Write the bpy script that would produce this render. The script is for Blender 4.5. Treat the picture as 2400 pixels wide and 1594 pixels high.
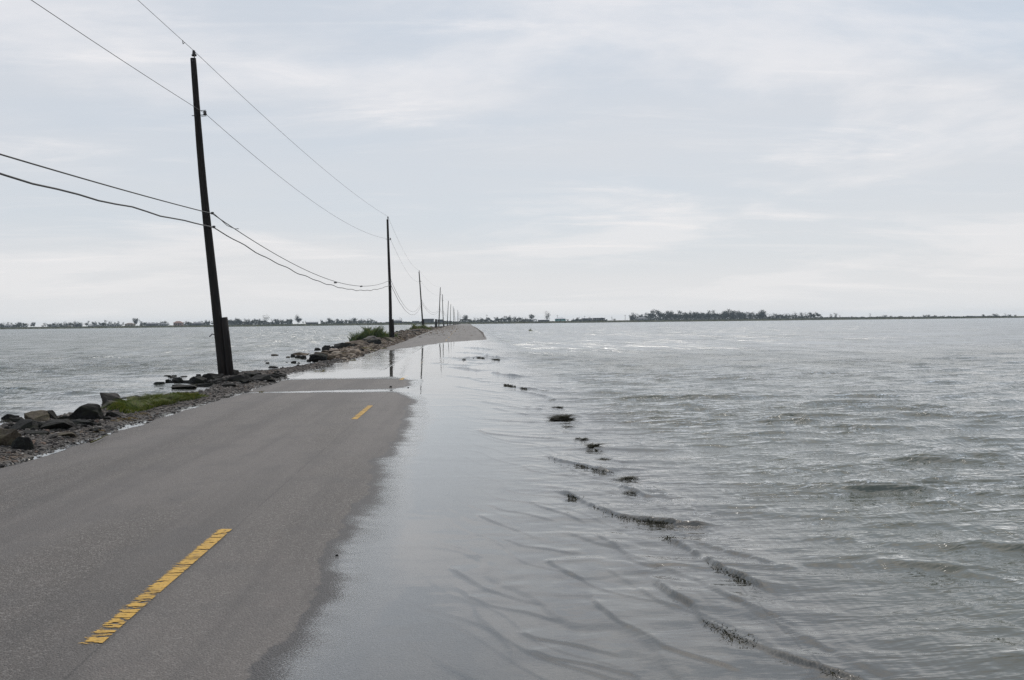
import bpy, bmesh, math, random
import numpy as np
from mathutils import Vector, Matrix, noise as mnoise

for o in list(bpy.data.objects):
    bpy.data.objects.remove(o, do_unlink=True)
scene = bpy.context.scene
COL = scene.collection
R = math.radians

# ------------------------------------------------------------------ camera
EYE = 1.66
HAZE_D = 0.00014
FPX, CX, CY = 2400.0, 1200.0, 797.0
cam_d = bpy.data.cameras.new('camera')
cam_d.sensor_width = 36.0
cam_d.lens = 36.0
cam_d.clip_start = 0.05
cam_d.clip_end = 20000
cam = bpy.data.objects.new('camera', cam_d)
COL.objects.link(cam)
CAM_R = (Matrix.Rotation(-math.atan(103 / 2400), 3, 'Z') @ Matrix.Rotation(math.pi / 2 - math.atan(43.3 / 2400), 3, 'X')
         @ Matrix.Rotation(-math.atan(0.01125), 3, 'Z'))
cam.matrix_world = Matrix.Translation((0, 0, EYE)) @ CAM_R.to_4x4()
scene.camera = cam

# ------------------------------------------------------------------ sky and sun
SUN_EL, SUN_AZ = 47.0, 13.0          # azimuth clockwise from +Y
world = bpy.data.worlds.new('World')
scene.world = world
world.use_nodes = True


class NT:
    """tiny helper to write node trees"""
    def __init__(self, tree, clear=True):
        self.t = tree
        if clear:
            tree.nodes.clear()

    def n(self, kind, props=None, **ins):
        nd = self.t.nodes.new(kind)
        for k, v in (props or {}).items():
            setattr(nd, k, v)
        for k, v in ins.items():
            key = int(k[1:]) if k[0] == '_' else k.replace('__', ' ')
            s = nd.inputs[key]
            if isinstance(v, bpy.types.NodeSocket):
                self.t.links.new(v, s)
            else:
                s.default_value = v
        return nd

    def math(self, op, a, b=None, c=None, clamp=False):
        nd = self.t.nodes.new('ShaderNodeMath')
        nd.operation = op
        nd.use_clamp = clamp
        for i, v in enumerate((a, b, c)):
            if v is None:
                continue
            if isinstance(v, bpy.types.NodeSocket):
                self.t.links.new(v, nd.inputs[i])
            else:
                nd.inputs[i].default_value = v
        return nd.outputs[0]

    def ss(self, v, lo, hi, a=0.0, b=1.0):
        nd = self.n('ShaderNodeMapRange', {'interpolation_type': 'SMOOTHSTEP'}, Value=v)
        nd.inputs['From Min'].default_value = lo
        nd.inputs['From Max'].default_value = hi
        nd.inputs['To Min'].default_value = a
        nd.inputs['To Max'].default_value = b
        return nd.outputs[0]

    def mix(self, f, a, b, mode='MIX'):
        nd = self.t.nodes.new('ShaderNodeMix')
        nd.data_type = 'RGBA'
        nd.blend_type = mode
        for s, v in ((nd.inputs[0], f), (nd.inputs[6], a), (nd.inputs[7], b)):
            if isinstance(v, bpy.types.NodeSocket):
                self.t.links.new(v, s)
            elif isinstance(v, (int, float)):
                s.default_value = v if s.type == 'VALUE' else (v, v, v, 1)
            else:
                s.default_value = (*v, 1) if len(v) == 3 else v
        return nd.outputs[2]

    def noise(self, vec, scale, detail=3, rough=0.55, dist=0.0, dim='3D'):
        nd = self.n('ShaderNodeTexNoise', {'noise_dimensions': dim}, Vector=vec, Scale=scale, Detail=detail, Roughness=rough, Distortion=dist)
        return nd.outputs[0]

    def mapv(self, vec, scale=(1, 1, 1), rot=(0, 0, 0), loc=(0, 0, 0)):
        nd = self.n('ShaderNodeMapping', None, Vector=vec, Location=loc, Rotation=rot, Scale=scale)
        return nd.outputs[0]

    def link(self, a, b):
        self.t.links.new(a, b)


SKY_S = 0.1
SKY_OFF = (5.5, 9.1, 0)
w = NT(world.node_tree)
tc = w.n('ShaderNodeTexCoord')
sep = w.n('ShaderNodeSeparateXYZ', None, Vector=tc.outputs['Generated'])
sky = w.n('ShaderNodeTexSky', {'sky_type': 'NISHITA', 'sun_disc': False, 'sun_elevation': R(SUN_EL), 'sun_rotation': R(SUN_AZ),
                               'air_density': 1.0, 'dust_density': 2.0, 'ozone_density': 1.0})
up = w.math('MAXIMUM', sep.outputs[2], 0.0)
den = w.math('ADD', up, 0.10)
flat = w.n('ShaderNodeCombineXYZ', None, X=w.math('DIVIDE', sep.outputs[0], den), Y=w.math('DIVIDE', sep.outputs[1], den), Z=0.0).outputs[0]
big = w.noise(w.mapv(flat, (0.50, 0.62, 1), (0, 0, 0.20), SKY_OFF), 1.0, 9, 0.60, 0.35)
wisp = w.noise(w.mapv(flat, (0.9, 2.6, 1), (0, 0, -0.5), (7.7, 2.4, 0)), 1.0, 9, 0.66, 0.8)
thin = w.noise(w.mapv(flat, (0.30, 1.3, 1), (0, 0, 0.15), (1.7, 5.2, 0)), 2.1, 7, 0.62, 0.5)
veil = w.noise(w.mapv(flat, (0.22, 0.34, 1), (0, 0, 0.9), (4.2, 0.3, 0)), 1.0, 4, 0.5, 0.2)
c1 = w.ss(big, 0.47, 0.63)
c2 = w.math('MULTIPLY', w.ss(wisp, 0.50, 0.74), w.ss(big, 0.36, 0.55))
c3 = w.ss(thin, 0.54, 0.72)
cl = w.math('ADD', w.math('MULTIPLY', c1, 0.62), w.math('MULTIPLY', c2, 0.5), clamp=True)
cl = w.math('MAXIMUM', cl, w.math('MULTIPLY', c3, 0.28))


def e(r, g, b):
    return (r / SKY_S, g / SKY_S, b / SKY_S)


base = w.mix(w.ss(up, 0.25, 0.85, 0.82, 0.50), sky.outputs[0], e(0.455, 0.57, 0.705))
base = w.mix(w.math('MULTIPLY', w.ss(veil, 0.35, 0.65, 0.0, 0.65), w.ss(up, 0.3, 0.9, 1.0, 0.45)), base, e(0.69, 0.70, 0.735))
base = w.mix(cl, base, e(0.90, 0.885, 0.905))
# thick hazy air low over the water
lowair = w.math('POWER', w.math('SUBTRACT', 1.0, up, clamp=True), 6.5)
base = w.mix(w.math('MULTIPLY', lowair, 0.9), base, e(0.82, 0.808, 0.798))
bg = w.n('ShaderNodeBackground', None, Color=base, Strength=SKY_S)
w.n('ShaderNodeOutputWorld', None, Surface=bg.outputs[0])

sun_d = bpy.data.lights.new('sun', 'SUN')
sun_d.energy = 2.0
sun_d.angle = R(1.2)
sun_d.color = (1.0, 0.955, 0.89)
sun = bpy.data.objects.new('sun', sun_d)
COL.objects.link(sun)
sd = Vector((math.sin(R(SUN_AZ)) * math.cos(R(SUN_EL)), math.cos(R(SUN_AZ)) * math.cos(R(SUN_EL)), math.sin(R(SUN_EL))))
sun.rotation_euler = (-sd).to_track_quat('-Z', 'Y').to_euler()
sun.location = (0, 0, 60)

scene.view_settings.view_transform = 'Standard'
scene.view_settings.look = 'None'
scene.view_settings.exposure = 0.0
scene.view_settings.gamma = 1.0
scene.view_settings.use_curve_mapping = False
scene.render.engine = 'CYCLES'
scene.cycles.use_denoising = True
scene.cycles.denoising_prefilter = 'NONE'
scene.cycles.max_bounces = 8
scene.cycles.transparent_max_bounces = 12
scene.cycles.volume_bounces = 1
scene.cycles.caustics_reflective = False
scene.cycles.caustics_refractive = False
scene.cycles.sample_clamp_indirect = 4.0
scene.cycles.sample_clamp_direct = 6.0


# ------------------------------------------------------------------ helpers
def P(px, py, z=0.0):
    """the point at height z that the photograph shows at px, py"""
    d = CAM_R @ Vector(((px - CX) / FPX, -(py - CY) / FPX, -1.0))
    t = (z - EYE) / d.z
    return Vector((d.x * t, d.y * t, z))


def PY(px, py, Y):
    d = CAM_R @ Vector(((px - CX) / FPX, -(py - CY) / FPX, -1.0))
    t = Y / d.y
    return Vector((d.x * t, Y, EYE + d.z * t))


def tag(o, label=None, cat=None, group=None, kind=None):
    if label: o['label'] = label
    if cat: o['category'] = cat
    if group: o['group'] = group
    if kind: o['kind'] = kind
    return o


def mesh(name, verts, faces, mat=None, parent=None, smooth=False):
    me = bpy.data.meshes.new(name)
    me.from_pydata([tuple(v) for v in verts], [], faces)
    me.update()
    return obj(name, me, mat, parent, smooth)


def obj(name, me, mat=None, parent=None, smooth=False):
    if mat is not None and len(me.materials) == 0:
        me.materials.append(mat)
    if smooth:
        me.polygons.foreach_set('use_smooth', [True] * len(me.polygons))
    o = bpy.data.objects.new(name, me)
    COL.objects.link(o)
    if parent is not None:
        o.parent = parent
    return o


def empty(name, loc, rot=(0, 0, 0)):
    o = bpy.data.objects.new(name, None)
    o.empty_display_size = 0.3
    o.location = loc
    o.rotation_euler = rot
    COL.objects.link(o)
    return o


def np_mesh(name, V, Q, mat=None, parent=None, smooth=True, attrs=None, colors=None):
    """V (n,3) array, Q (m,4) or (m,3) array"""
    me = bpy.data.meshes.new(name)
    k = Q.shape[1]
    me.vertices.add(len(V))
    me.vertices.foreach_set('co', np.ascontiguousarray(V, dtype=np.float32).ravel())
    me.loops.add(Q.size)
    me.loops.foreach_set('vertex_index', np.ascontiguousarray(Q, dtype=np.int32).ravel())
    me.polygons.add(len(Q))
    me.polygons.foreach_set('loop_start', np.arange(0, Q.size, k, dtype=np.int32))
    me.polygons.foreach_set('use_smooth', np.full(len(Q), smooth, dtype=bool))
    for nm, a in (attrs or {}).items():
        at = me.attributes.new(nm, 'FLOAT', 'POINT')
        at.data.foreach_set('value', np.ascontiguousarray(a, dtype=np.float32))
    for nm, a in (colors or {}).items():
        at = me.attributes.new(nm, 'FLOAT_COLOR', 'POINT')
        at.data.foreach_set('color', np.ascontiguousarray(a, dtype=np.float32).ravel())
    me.update(calc_edges=True)
    return obj(name, me, mat, parent)


def grid_quads(nr, nc):
    i = np.arange((nr - 1) * nc).reshape(nr - 1, nc)[:, :-1].ravel()
    return np.stack([i, i + 1, i + nc + 1, i + nc], 1)


def hash2(ix, iy, seed):
    n = (ix.astype(np.int64) * 374761393 + iy.astype(np.int64) * 668265263 + seed * 1442695041) & 0xffffffff
    n = ((n ^ (n >> 13)) * 1274126177) & 0xffffffff
    n = n ^ (n >> 16)
    return (n & 0xffffff) / float(0xffffff)


def vnoise(x, y, seed=0):
    """smooth value noise in -1..1"""
    ix = np.floor(x); iy = np.floor(y)
    fx = x - ix; fy = y - iy
    fx = fx * fx * fx * (fx * (fx * 6 - 15) + 10); fy = fy * fy * fy * (fy * (fy * 6 - 15) + 10)
    a = hash2(ix, iy, seed); b = hash2(ix + 1, iy, seed); c = hash2(ix, iy + 1, seed); d = hash2(ix + 1, iy + 1, seed)
    return ((a * (1 - fx) + b * fx) * (1 - fy) + (c * (1 - fx) + d * fx) * fy) * 2 - 1


def sstep(x, a, b):
    t = np.clip((x - a) / (b - a), 0, 1)
    return t * t * (3 - 2 * t)


def principled(name, rough=0.8, spec=0.5):
    m = bpy.data.materials.new(name)
    m.use_nodes = True
    t = NT(m.node_tree)
    b = t.n('ShaderNodeBsdfPrincipled', None, Roughness=rough)
    b.inputs['Specular IOR Level'].default_value = spec
    out = t.n('ShaderNodeOutputMaterial', None, Surface=b.outputs[0])
    return m, t, b, out


def simple(name, ca, cb, scale=6.0, rough=0.85, bump=0.0, bscale=30.0, spec=0.4, lo=0.35, hi=0.65, stretch=(1, 1, 1), detail=5):
    m, t, b, out = principled(name, rough, spec)
    tcn = t.n('ShaderNodeTexCoord').outputs['Object']
    v = t.mapv(tcn, stretch)
    f = t.ss(t.noise(v, scale, detail, 0.6), lo, hi)
    t.link(t.mix(f, ca, cb), b.inputs['Base Color'])
    if bump:
        bn = t.n('ShaderNodeBump', None, Strength=1.0, Distance=bump, Height=t.noise(v, bscale, 4, 0.6))
        t.link(bn.outputs[0], b.inputs['Normal'])
    return m


# ------------------------------------------------------------------ shape of the ground
ROAD_L, ROAD_R, ROAD_C = -5.43, 1.65, -1.97


def crown(y):
    """height of the road's crown along its length (water stands at 0)"""
    return np.interp(y, [-20, 0, 14, 19, 22.0, 24.4, 25.2, 26.0, 27.5, 29.2, 31.3, 34, 60, 66, 84.5, 120, 160, 300, 420, 840, 900],
                     [.021, .021, .021, .020, .015, .004, -.003, .003, .008, .006, -.006, -.022, -.045, -.045, 0.0, .22, .42, .46, .30, .25, .6])


def road_z(x, y, fine=True):
    y = np.asarray(y, float); x = np.asarray(x, float)
    d = x - ROAD_C
    far = sstep(y, 40, 72)
    near_shape = np.where(d > 0, -0.0212 * d, (-0.0008 + 0.0030 * sstep(y, 19, 24) * (1 - sstep(y, 29.5, 32))) * -d)          # leans to the lagoon, nearly level on the dry side
    gully = -0.0095 * np.exp(-((y - 25.3 - 0.05 * d) / (0.20 + 0.42 * sstep(d, -2.4, -0.4))) ** 2) * sstep(-d, -1.2, 0.4)
    far_shape = -0.0195 * d
    z = crown(y) + near_shape * (1 - far) + far_shape * far + gully
    if fine:
        z = z + 0.0026 * vnoise(x * 0.9, y * 0.5, 1) + 0.0011 * vnoise(x * 2.6, y * 1.7, 2) + 0.0006 * vnoise(x * 7, y * 5, 3) + 0.0004 * vnoise(x * 19, y * 14, 4)
        z = z + 0.020 * np.exp(-((x - ROAD_R) / 0.16) ** 2) * np.clip(vnoise(x * 0.0 + 3.3, y * 1.3, 8), -1, 1) * (y < 60)
    return z


def shore_x(y):
    s = np.interp(y, [-20, 8, 14, 16, 18, 20, 22, 23.5, 25, 27, 29, 31, 33, 35, 37, 40, 46, 52, 60, 68, 76, 84, 95, 120, 160, 300, 840],
                  [-7.2, -7.1, -7.3, -7.6, -7.75, -7.35, -7.6, -7.65, -6.75, -6.6, -7.1, -7.9, -8.1, -7.9, -7.2, -6.5, -6.35, -6.9, -7.6, -8.2, -8.6, -8.7, -8.4, -9.2, -9.8, -10, -10])
    return s + 0.16 * vnoise(y * 0.9, y * 0 + 2, 11)


def bank_h(y):
    return np.interp(y, [-20, 30, 45, 60, 74, 90, 120, 160, 300, 420, 840], [.07, .08, .08, .16, .36, .50, .56, .62, .52, .30, .26])


def ground_z(x, y):
    """everything but the asphalt itself"""
    x = np.asarray(x, float); y = np.asarray(y, float)
    rl = road_z(np.full_like(y, ROAD_L), y, False)
    rr = road_z(np.full_like(y, ROAD_R), y, False)
    # left shoulder
    sx = shore_x(y)
    t = np.clip((ROAD_L - x) / np.maximum(ROAD_L - sx, 0.3), 0, 6)
    h = bank_h(y)
    prof = np.interp(t, [0, 0.06, 0.28, 0.6, 0.85, 1.0, 1.25, 2.0, 3.5, 6], [0, 0, .55, 1.0, .75, 0, -.9, -3.0, -6.5, -11])
    prof_neg = np.interp(t, [0, 1.0, 1.25, 2.0, 3.5, 6], [0, 0, -0.10, -0.34, -0.7, -1.1])
    lip = -0.028 + 0.02 * vnoise(y * 0.7, y * 0 + 5, 21)
    z = np.where(t <= 1.0, np.maximum(prof, 0) * h + (1 - np.clip(t / 0.35, 0, 1)) * (np.minimum(rl, 0.6) + lip), prof_neg)
    z = z + (t < 1.3) * (0.018 * vnoise(x * 1.7, y * 1.3, 22) + 0.012 * vnoise(x * 4.1, y * 3.7, 23))
    # right side: broken edge falling away into the lagoon
    dr = x - ROAD_R
    zr = np.minimum(rr, 0.6) - 0.05 - np.interp(dr, [0, 0.4, 1.2, 3, 8, 20], [0.0, 0.05, 0.22, 0.55, 1.0, 1.15])
    zr = np.where((y > 85) & (dr < 3), np.minimum(rr, .6) - 0.03 - np.clip(dr, 0, 3) * 0.42, zr)
    zr = np.maximum(zr, -1.2)
    z = np.where(x > ROAD_R, zr, z)
    inside = (x > ROAD_L) & (x < ROAD_R)
    z = np.where(inside, road_z(x, y, False) - 0.06, z)
    return np.maximum(z, -1.2)


def geo_rows(a, b, ratio):
    n = int(math.ceil(math.log(b / a) / ratio))
    return a * np.exp(np.linspace(0, 1, n + 1) * math.log(b / a))


# ------------------------------------------------------------------ materials of the setting
def mat_asphalt():
    m, t, b, out = principled('worn_asphalt', 0.9, 0.5)
    g = t.n('ShaderNodeTexCoord').outputs['Object']
    flat2 = t.mapv(g, (1, 1, 0))
    grit = t.noise(flat2, 115, 2, 0.7)
    grit2 = t.noise(flat2, 55, 3, 0.6)
    stones = t.n('ShaderNodeTexVoronoi', None, Vector=flat2, Scale=88.0)
    patch = t.noise(t.mapv(flat2, (1.0, 0.16, 1)), 0.9, 4, 0.55)
    blotch = t.noise(t.mapv(flat2, (1.0, 0.55, 1)), 1.9, 5, 0.6)
    pink = t.noise(flat2, 3.1, 4, 0.6)
    col = t.mix(t.ss(grit2, 0.3, 0.7), (0.045, 0.038, 0.0325), (0.095, 0.082, 0.071))
    col = t.mix(t.ss(grit, 0.55, 0.70), col, (0.31, 0.275, 0.245))
    col = t.mix(t.ss(grit, 0.44, 0.30), col, (0.035, 0.032, 0.03))
    sc = t.n('ShaderNodeSeparateColor', None, Color=stones.outputs['Color'])
    col = t.mix(t.math('MULTIPLY', t.ss(sc.outputs[0], 0.80, 0.95), 0.5), col, (0.34, 0.315, 0.29))
    col = t.mix(t.math('MULTIPLY', t.ss(patch, 0.36, 0.62), 0.60), col, (0.140, 0.124, 0.113))
    col = t.mix(t.math('MULTIPLY', t.ss(blotch, 0.48, 0.68), 0.38), col, (0.065, 0.060, 0.058))
    col = t.mix(t.math('MULTIPLY', t.ss(pink, 0.52, 0.7), 0.08), col, (0.19, 0.145, 0.135))
    streak = t.noise(t.mapv(flat2, (1.6, 0.05, 1), (0, 0, 0), (2.3, 0.4, 0)), 1.0, 4, 0.6)
    col = t.mix(t.math('MULTIPLY', t.ss(streak, 0.45, 0.62), 0.42), col, (0.055, 0.049, 0.046))
    ck = t.n('ShaderNodeTexVoronoi', {'feature': 'DISTANCE_TO_EDGE'}, Vector=t.n('ShaderNodeVectorMath', {'operation': 'ADD'}, _0=t.mapv(flat2, (0.55, 0.30, 1)), _1=t.n('ShaderNodeTexNoise', None, Vector=flat2, Scale=2.2, Detail=5.0).outputs['Color']).outputs[0], Scale=1.0)
    ckm = t.math('MULTIPLY', t.ss(ck.outputs['Distance'], 0.006, 0.001), t.ss(t.noise(flat2, 0.7, 3, 0.5), 0.5, 0.62))
    col = t.mix(t.math('MULTIPLY', ckm, 0.45), col, (0.025, 0.022, 0.02))
    # joint between the two lanes
    sx = t.n('ShaderNodeSeparateXYZ', None, Vector=g)
    jx = t.math('ADD', sx.outputs[0], t.math('MULTIPLY', t.noise(t.mapv(g, (0, 1, 0)), 3.0, 5, 0.6), 0.035))
    jd = t.math('ABSOLUTE', t.math('SUBTRACT', jx, ROAD_C + 0.088))
    joint = t.math('MULTIPLY', t.ss(jd, 0.012, 0.002), t.ss(t.noise(t.mapv(g, (0, 1, 0)), 1.3, 4, 0.6), 0.34, 0.5))
    col = t.mix(t.math('MULTIPLY', joint, 0.42), col, (0.02, 0.018, 0.017))
    wet = t.n('ShaderNodeAttribute', {'attribute_name': 'wet'}).outputs['Fac']
    wetn = t.ss(t.math('ADD', wet, t.math('MULTIPLY', t.math('SUBTRACT', t.noise(flat2, 9, 5, 0.65), 0.5), 0.22)), 0.40, 0.50)
    silt = t.math('MULTIPLY', t.ss(t.n('ShaderNodeAttribute', {'attribute_name': 'under'}).outputs['Fac'], 0.014, 0.042), t.ss(t.noise(flat2, 2.4, 5, 0.62), 0.40, 0.58))
    col = t.mix(wetn, col, t.mix(1.0, col, (0.28, 0.29, 0.33), 'MULTIPLY'))
    col = t.mix(t.math('MULTIPLY', silt, 0.85), col, (0.215, 0.19, 0.16))
    t.link(col, b.inputs['Base Color'])
    t.link(t.math('SUBTRACT', 0.74, t.math('MULTIPLY', wetn, 0.12)), b.inputs['Roughness'])
    hgt = t.math('ADD', t.math('MULTIPLY', grit, 0.5), t.math('MULTIPLY', stones.outputs['Distance'], -0.6))
    bn = t.n('ShaderNodeBump', None, Strength=1.0, Distance=0.010, Height=hgt)
    t.link(bn.outputs[0], b.inputs['Normal'])
    return m


def mat_bank():
    m, t, b, out = principled('shoulder_gravel_bed', 0.95, 0.3)
    g = t.n('ShaderNodeTexCoord').outputs['Object']
    n1 = t.noise(g, 26, 4, 0.7)
    vo = t.n('ShaderNodeTexVoronoi', None, Vector=g, Scale=24.0)
    col = t.mix(t.ss(n1, 0.35, 0.68), (0.030, 0.025, 0.021), (0.12, 0.103, 0.09))
    sc = t.n('ShaderNodeSeparateColor', None, Color=vo.outputs['Color'])
    col = t.mix(t.math('MULTIPLY', sc.outputs[0], 0.45), col, (0.17, 0.15, 0.13))
    col = t.mix(t.math('MULTIPLY', t.ss(t.noise(g, 1.1, 5, 0.6), 0.52, 0.68), 0.55), col, (0.17, 0.105, 0.055))
    z = t.n('ShaderNodeSeparateXYZ', None, Vector=g).outputs[2]
    wet = t.ss(t.math('ADD', z, t.math('MULTIPLY', t.math('SUBTRACT', n1, 0.5), 0.05)), 0.03, -0.005)
    col = t.mix(t.math('MULTIPLY', wet, 0.65), col, (0.02, 0.018, 0.014))
    t.link(col, b.inputs['Base Color'])
    t.link(t.math('SUBTRACT', 0.95, t.math('MULTIPLY', wet, 0.45)), b.inputs['Roughness'])
    bn = t.n('ShaderNodeBump', None, Strength=1.0, Distance=0.03, Height=t.math('ADD', n1, t.math('MULTIPLY', vo.outputs['Distance'], -0.8)))
    t.link(bn.outputs[0], b.inputs['Normal'])
    return m


def mat_water():
    m = bpy.data.materials.new('lagoon_water')
    m.use_nodes = True
    t = NT(m.node_tree)
    g = t.n('ShaderNodeTexCoord').outputs['Object']
    depth = t.n('ShaderNodeAttribute', {'attribute_name': 'depth'}).outputs['Fac']
    chop = t.n('ShaderNodeAttribute', {'attribute_name': 'chop'}).outputs['Fac']
    v = t.mapv(g, (1, 1, 0), (0, 0, R(-9)))
    gust = t.noise(t.mapv(v, (0.35, 1.0, 1)), 0.16, 4, 0.6)
    gustf = t.ss(gust, 0.30, 0.70, 0.6, 1.25)
    # crests that stand up out of the chop in short groups
    grp = t.noise(t.mapv(g, (0.62, 0.10, 0), (0, 0, R(-2))), 1.0, 5, 0.7)
    gustf = t.math('MULTIPLY', gustf, t.ss(grp, 0.30, 0.68, 0.6, 1.5))
    # wind ripples: long crests across the wind; the larger ones stand in for waves where the sheet is too coarse to carry them
    lod = t.n('ShaderNodeAttribute', {'attribute_name': 'coarse'}).outputs['Fac']
    r1 = t.noise(t.mapv(v, (0.36, 1.0, 1)), 4.2, 4, 0.55, 0.25)
    r2 = t.noise(t.mapv(v, (0.30, 1.0, 1), (0, 0, 0.12), (3, 1, 0)), 11.0, 2, 0.5, 0.15)
    r0 = t.noise(t.mapv(v, (0.32, 1.0, 1)), 1.5, 4, 0.6, 0.2)
    h = t.math('ADD', t.math('MULTIPLY', r1, 0.064), t.math('MULTIPLY', r2, 0.0095))
    h = t.math('ADD', h, t.math('MULTIPLY', r0, 0.05))
    h = t.math('MULTIPLY', h, t.math('MULTIPLY', chop, gustf))
    # a thin film follows the grit of the asphalt below it
    film = t.ss(depth, 0.011, 0.001)
    grit = t.noise(t.mapv(g, (1, 1, 0)), 60, 3, 0.7)
    h = t.math('ADD', h, t.math('MULTIPLY', t.math('MULTIPLY', grit, film), 0.0036))
    bn = t.n('ShaderNodeBump', None, Strength=1.0, Distance=1.0, Height=h)
    # slopes of the far chop, one facet at a time
    def facets(scale, stretch, det):
        nd = t.n('ShaderNodeTexNoise', {'noise_dimensions': '3D'}, Vector=t.mapv(v, stretch), Scale=scale, Detail=det, Roughness=0.62, Distortion=0.2)
        return t.n('ShaderNodeVectorMath', {'operation': 'SUBTRACT'}, _0=nd.outputs['Color'], _1=(0.5, 0.5, 0.5)).outputs[0]
    fc = t.n('ShaderNodeVectorMath', {'operation': 'ADD'}, _0=facets(1.3, (0.40, 1.0, 1), 4), _1=facets(0.35, (3.0, 0.17, 1), 4)).outputs[0]
    fc = t.n('ShaderNodeVectorMath', {'operation': 'MULTIPLY'}, _0=fc, _1=(0.50, 0.80, 0.0)).outputs[0]
    fac = t.math('MULTIPLY', t.math('MULTIPLY', lod, chop), gustf)
    steep = t.ss(t.noise(t.mapv(v, (1.5, 0.13, 1), (0, 0, 0), (11, 5, 0)), 1.0, 2, 0.5), 0.62, 0.72, 1.0, 2.0)
    fac = t.math('MULTIPLY', fac, steep)
    sc_ = t.n('ShaderNodeVectorMath', {'operation': 'SCALE'}, _0=fc)
    t.link(fac, sc_.inputs['Scale'])
    ad = t.n('ShaderNodeVectorMath', {'operation': 'ADD'}, _0=bn.outputs[0], _1=sc_.outputs[0])
    nrm = t.n('ShaderNodeVectorMath', {'operation': 'NORMALIZE'}, _0=ad.outputs[0]).outputs[0]
    fr = t.n('ShaderNodeFresnel', None, IOR=1.75, Normal=nrm)
    gl = t.n('ShaderNodeBsdfGlossy', {'distribution': 'BECKMANN'}, Color=(1, 1, 1, 1), Roughness=t.math('ADD', 0.03, t.math('MULTIPLY', t.math('MULTIPLY', lod, t.math('MINIMUM', chop, 1.0)), 0.28)), Normal=nrm)
    tr = t.n('ShaderNodeBsdfTransparent', None, Color=(0.93, 0.94, 0.92, 1))
    mud = t.mix(t.ss(depth, 0.05, 0.45), (0.055, 0.052, 0.037), (0.052, 0.060, 0.038))
    df = t.n('ShaderNodeBsdfDiffuse', None, Color=mud)
    turb = t.math('SUBTRACT', 1.0, t.math('POWER', 2.718, t.math('MULTIPLY', t.math('MAXIMUM', t.math('SUBTRACT', depth, 0.010), 0.0), -17.0)), clamp=True)
    inner = t.n('ShaderNodeMixShader', None, _0=turb, _1=tr.outputs[0], _2=df.outputs[0])
    bf = t.n('ShaderNodeNewGeometry').outputs['Backfacing']       # the thin sheet has no inside of its own
    frf = t.math('MULTIPLY', fr.outputs[0], t.math('SUBTRACT', 1.0, bf))
    sh = t.n('ShaderNodeMixShader', None, _0=frf, _1=inner.outputs[0], _2=gl.outputs[0])
    # grit stands out of the film where it is thinner than a stone
    cover = t.ss(t.math('SUBTRACT', depth, t.math('MULTIPLY', t.math('SUBTRACT', t.noise(t.mapv(g, (1, 1, 0)), 85, 3, 0.7), 0.40), 0.0125)), -0.0008, 0.0016)
    dry = t.n('ShaderNodeBsdfTransparent', None, Color=(1, 1, 1, 1))
    sh = t.n('ShaderNodeMixShader', None, _0=cover, _1=dry.outputs[0], _2=sh.outputs[0])
    t.n('ShaderNodeOutputMaterial', None, Surface=sh.outputs[0])
    return m


M_ASPHALT, M_BANK, M_WATER = mat_asphalt(), mat_bank(), mat_water()

# ------------------------------------------------------------------ road
ys = np.concatenate([np.arange(-14, 3.2, 0.4), geo_rows(3.2, 34, 0.0055), geo_rows(34, 110, 0.012)[1:], geo_rows(110, 880, 0.05)[1:]])
xs = np.concatenate([np.linspace(ROAD_L, -2.4, 62), np.linspace(-2.4, 0.2, 76)[1:], np.linspace(0.2, ROAD_R, 32)[1:]])
XX, YY = np.meshgrid(xs, ys)
# the edges are a little broken
edge = 0.05 * vnoise(YY * 1.1, YY * 0 + 1, 31) + 0.03 * vnoise(YY * 4.0, YY * 0 + 1, 32)
XE = np.where(XX <= ROAD_L + 1e-6, XX + edge, np.where(XX >= ROAD_R - 1e-6, XX + edge * 2.0, XX))
ZZ = road_z(XX, YY)
wet = sstep(-ZZ, -0.006, 0.004)
V = np.stack([XE, YY, ZZ], -1).reshape(-1, 3)
nr, nc = XX.shape
road = np_mesh('road', V, grid_quads(nr, nc), M_ASPHALT, attrs={'wet': wet.ravel(), 'under': np.maximum(-ZZ, 0).ravel()})
tag(road, 'worn grey two lane asphalt causeway road, its right half under water', kind='structure')
# asphalt thickness at both sides
for side, x0 in ((-1, ROAD_L), (1, ROAD_R)):
    ci = 0 if side < 0 else nc - 1
    top = np.stack([XE[:, ci], YY[:, ci], ZZ[:, ci]], -1)
    bot = top.copy(); bot[:, 2] -= 0.14; bot[:, 0] += side * 0.05
    VV = np.stack([top, bot], 1).reshape(-1, 3)
    e_ = np_mesh('road_edge', VV, grid_quads(len(top), 2), M_ASPHALT, road, attrs={'wet': np.full(len(VV), 0.8), 'under': np.zeros(len(VV))})


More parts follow.
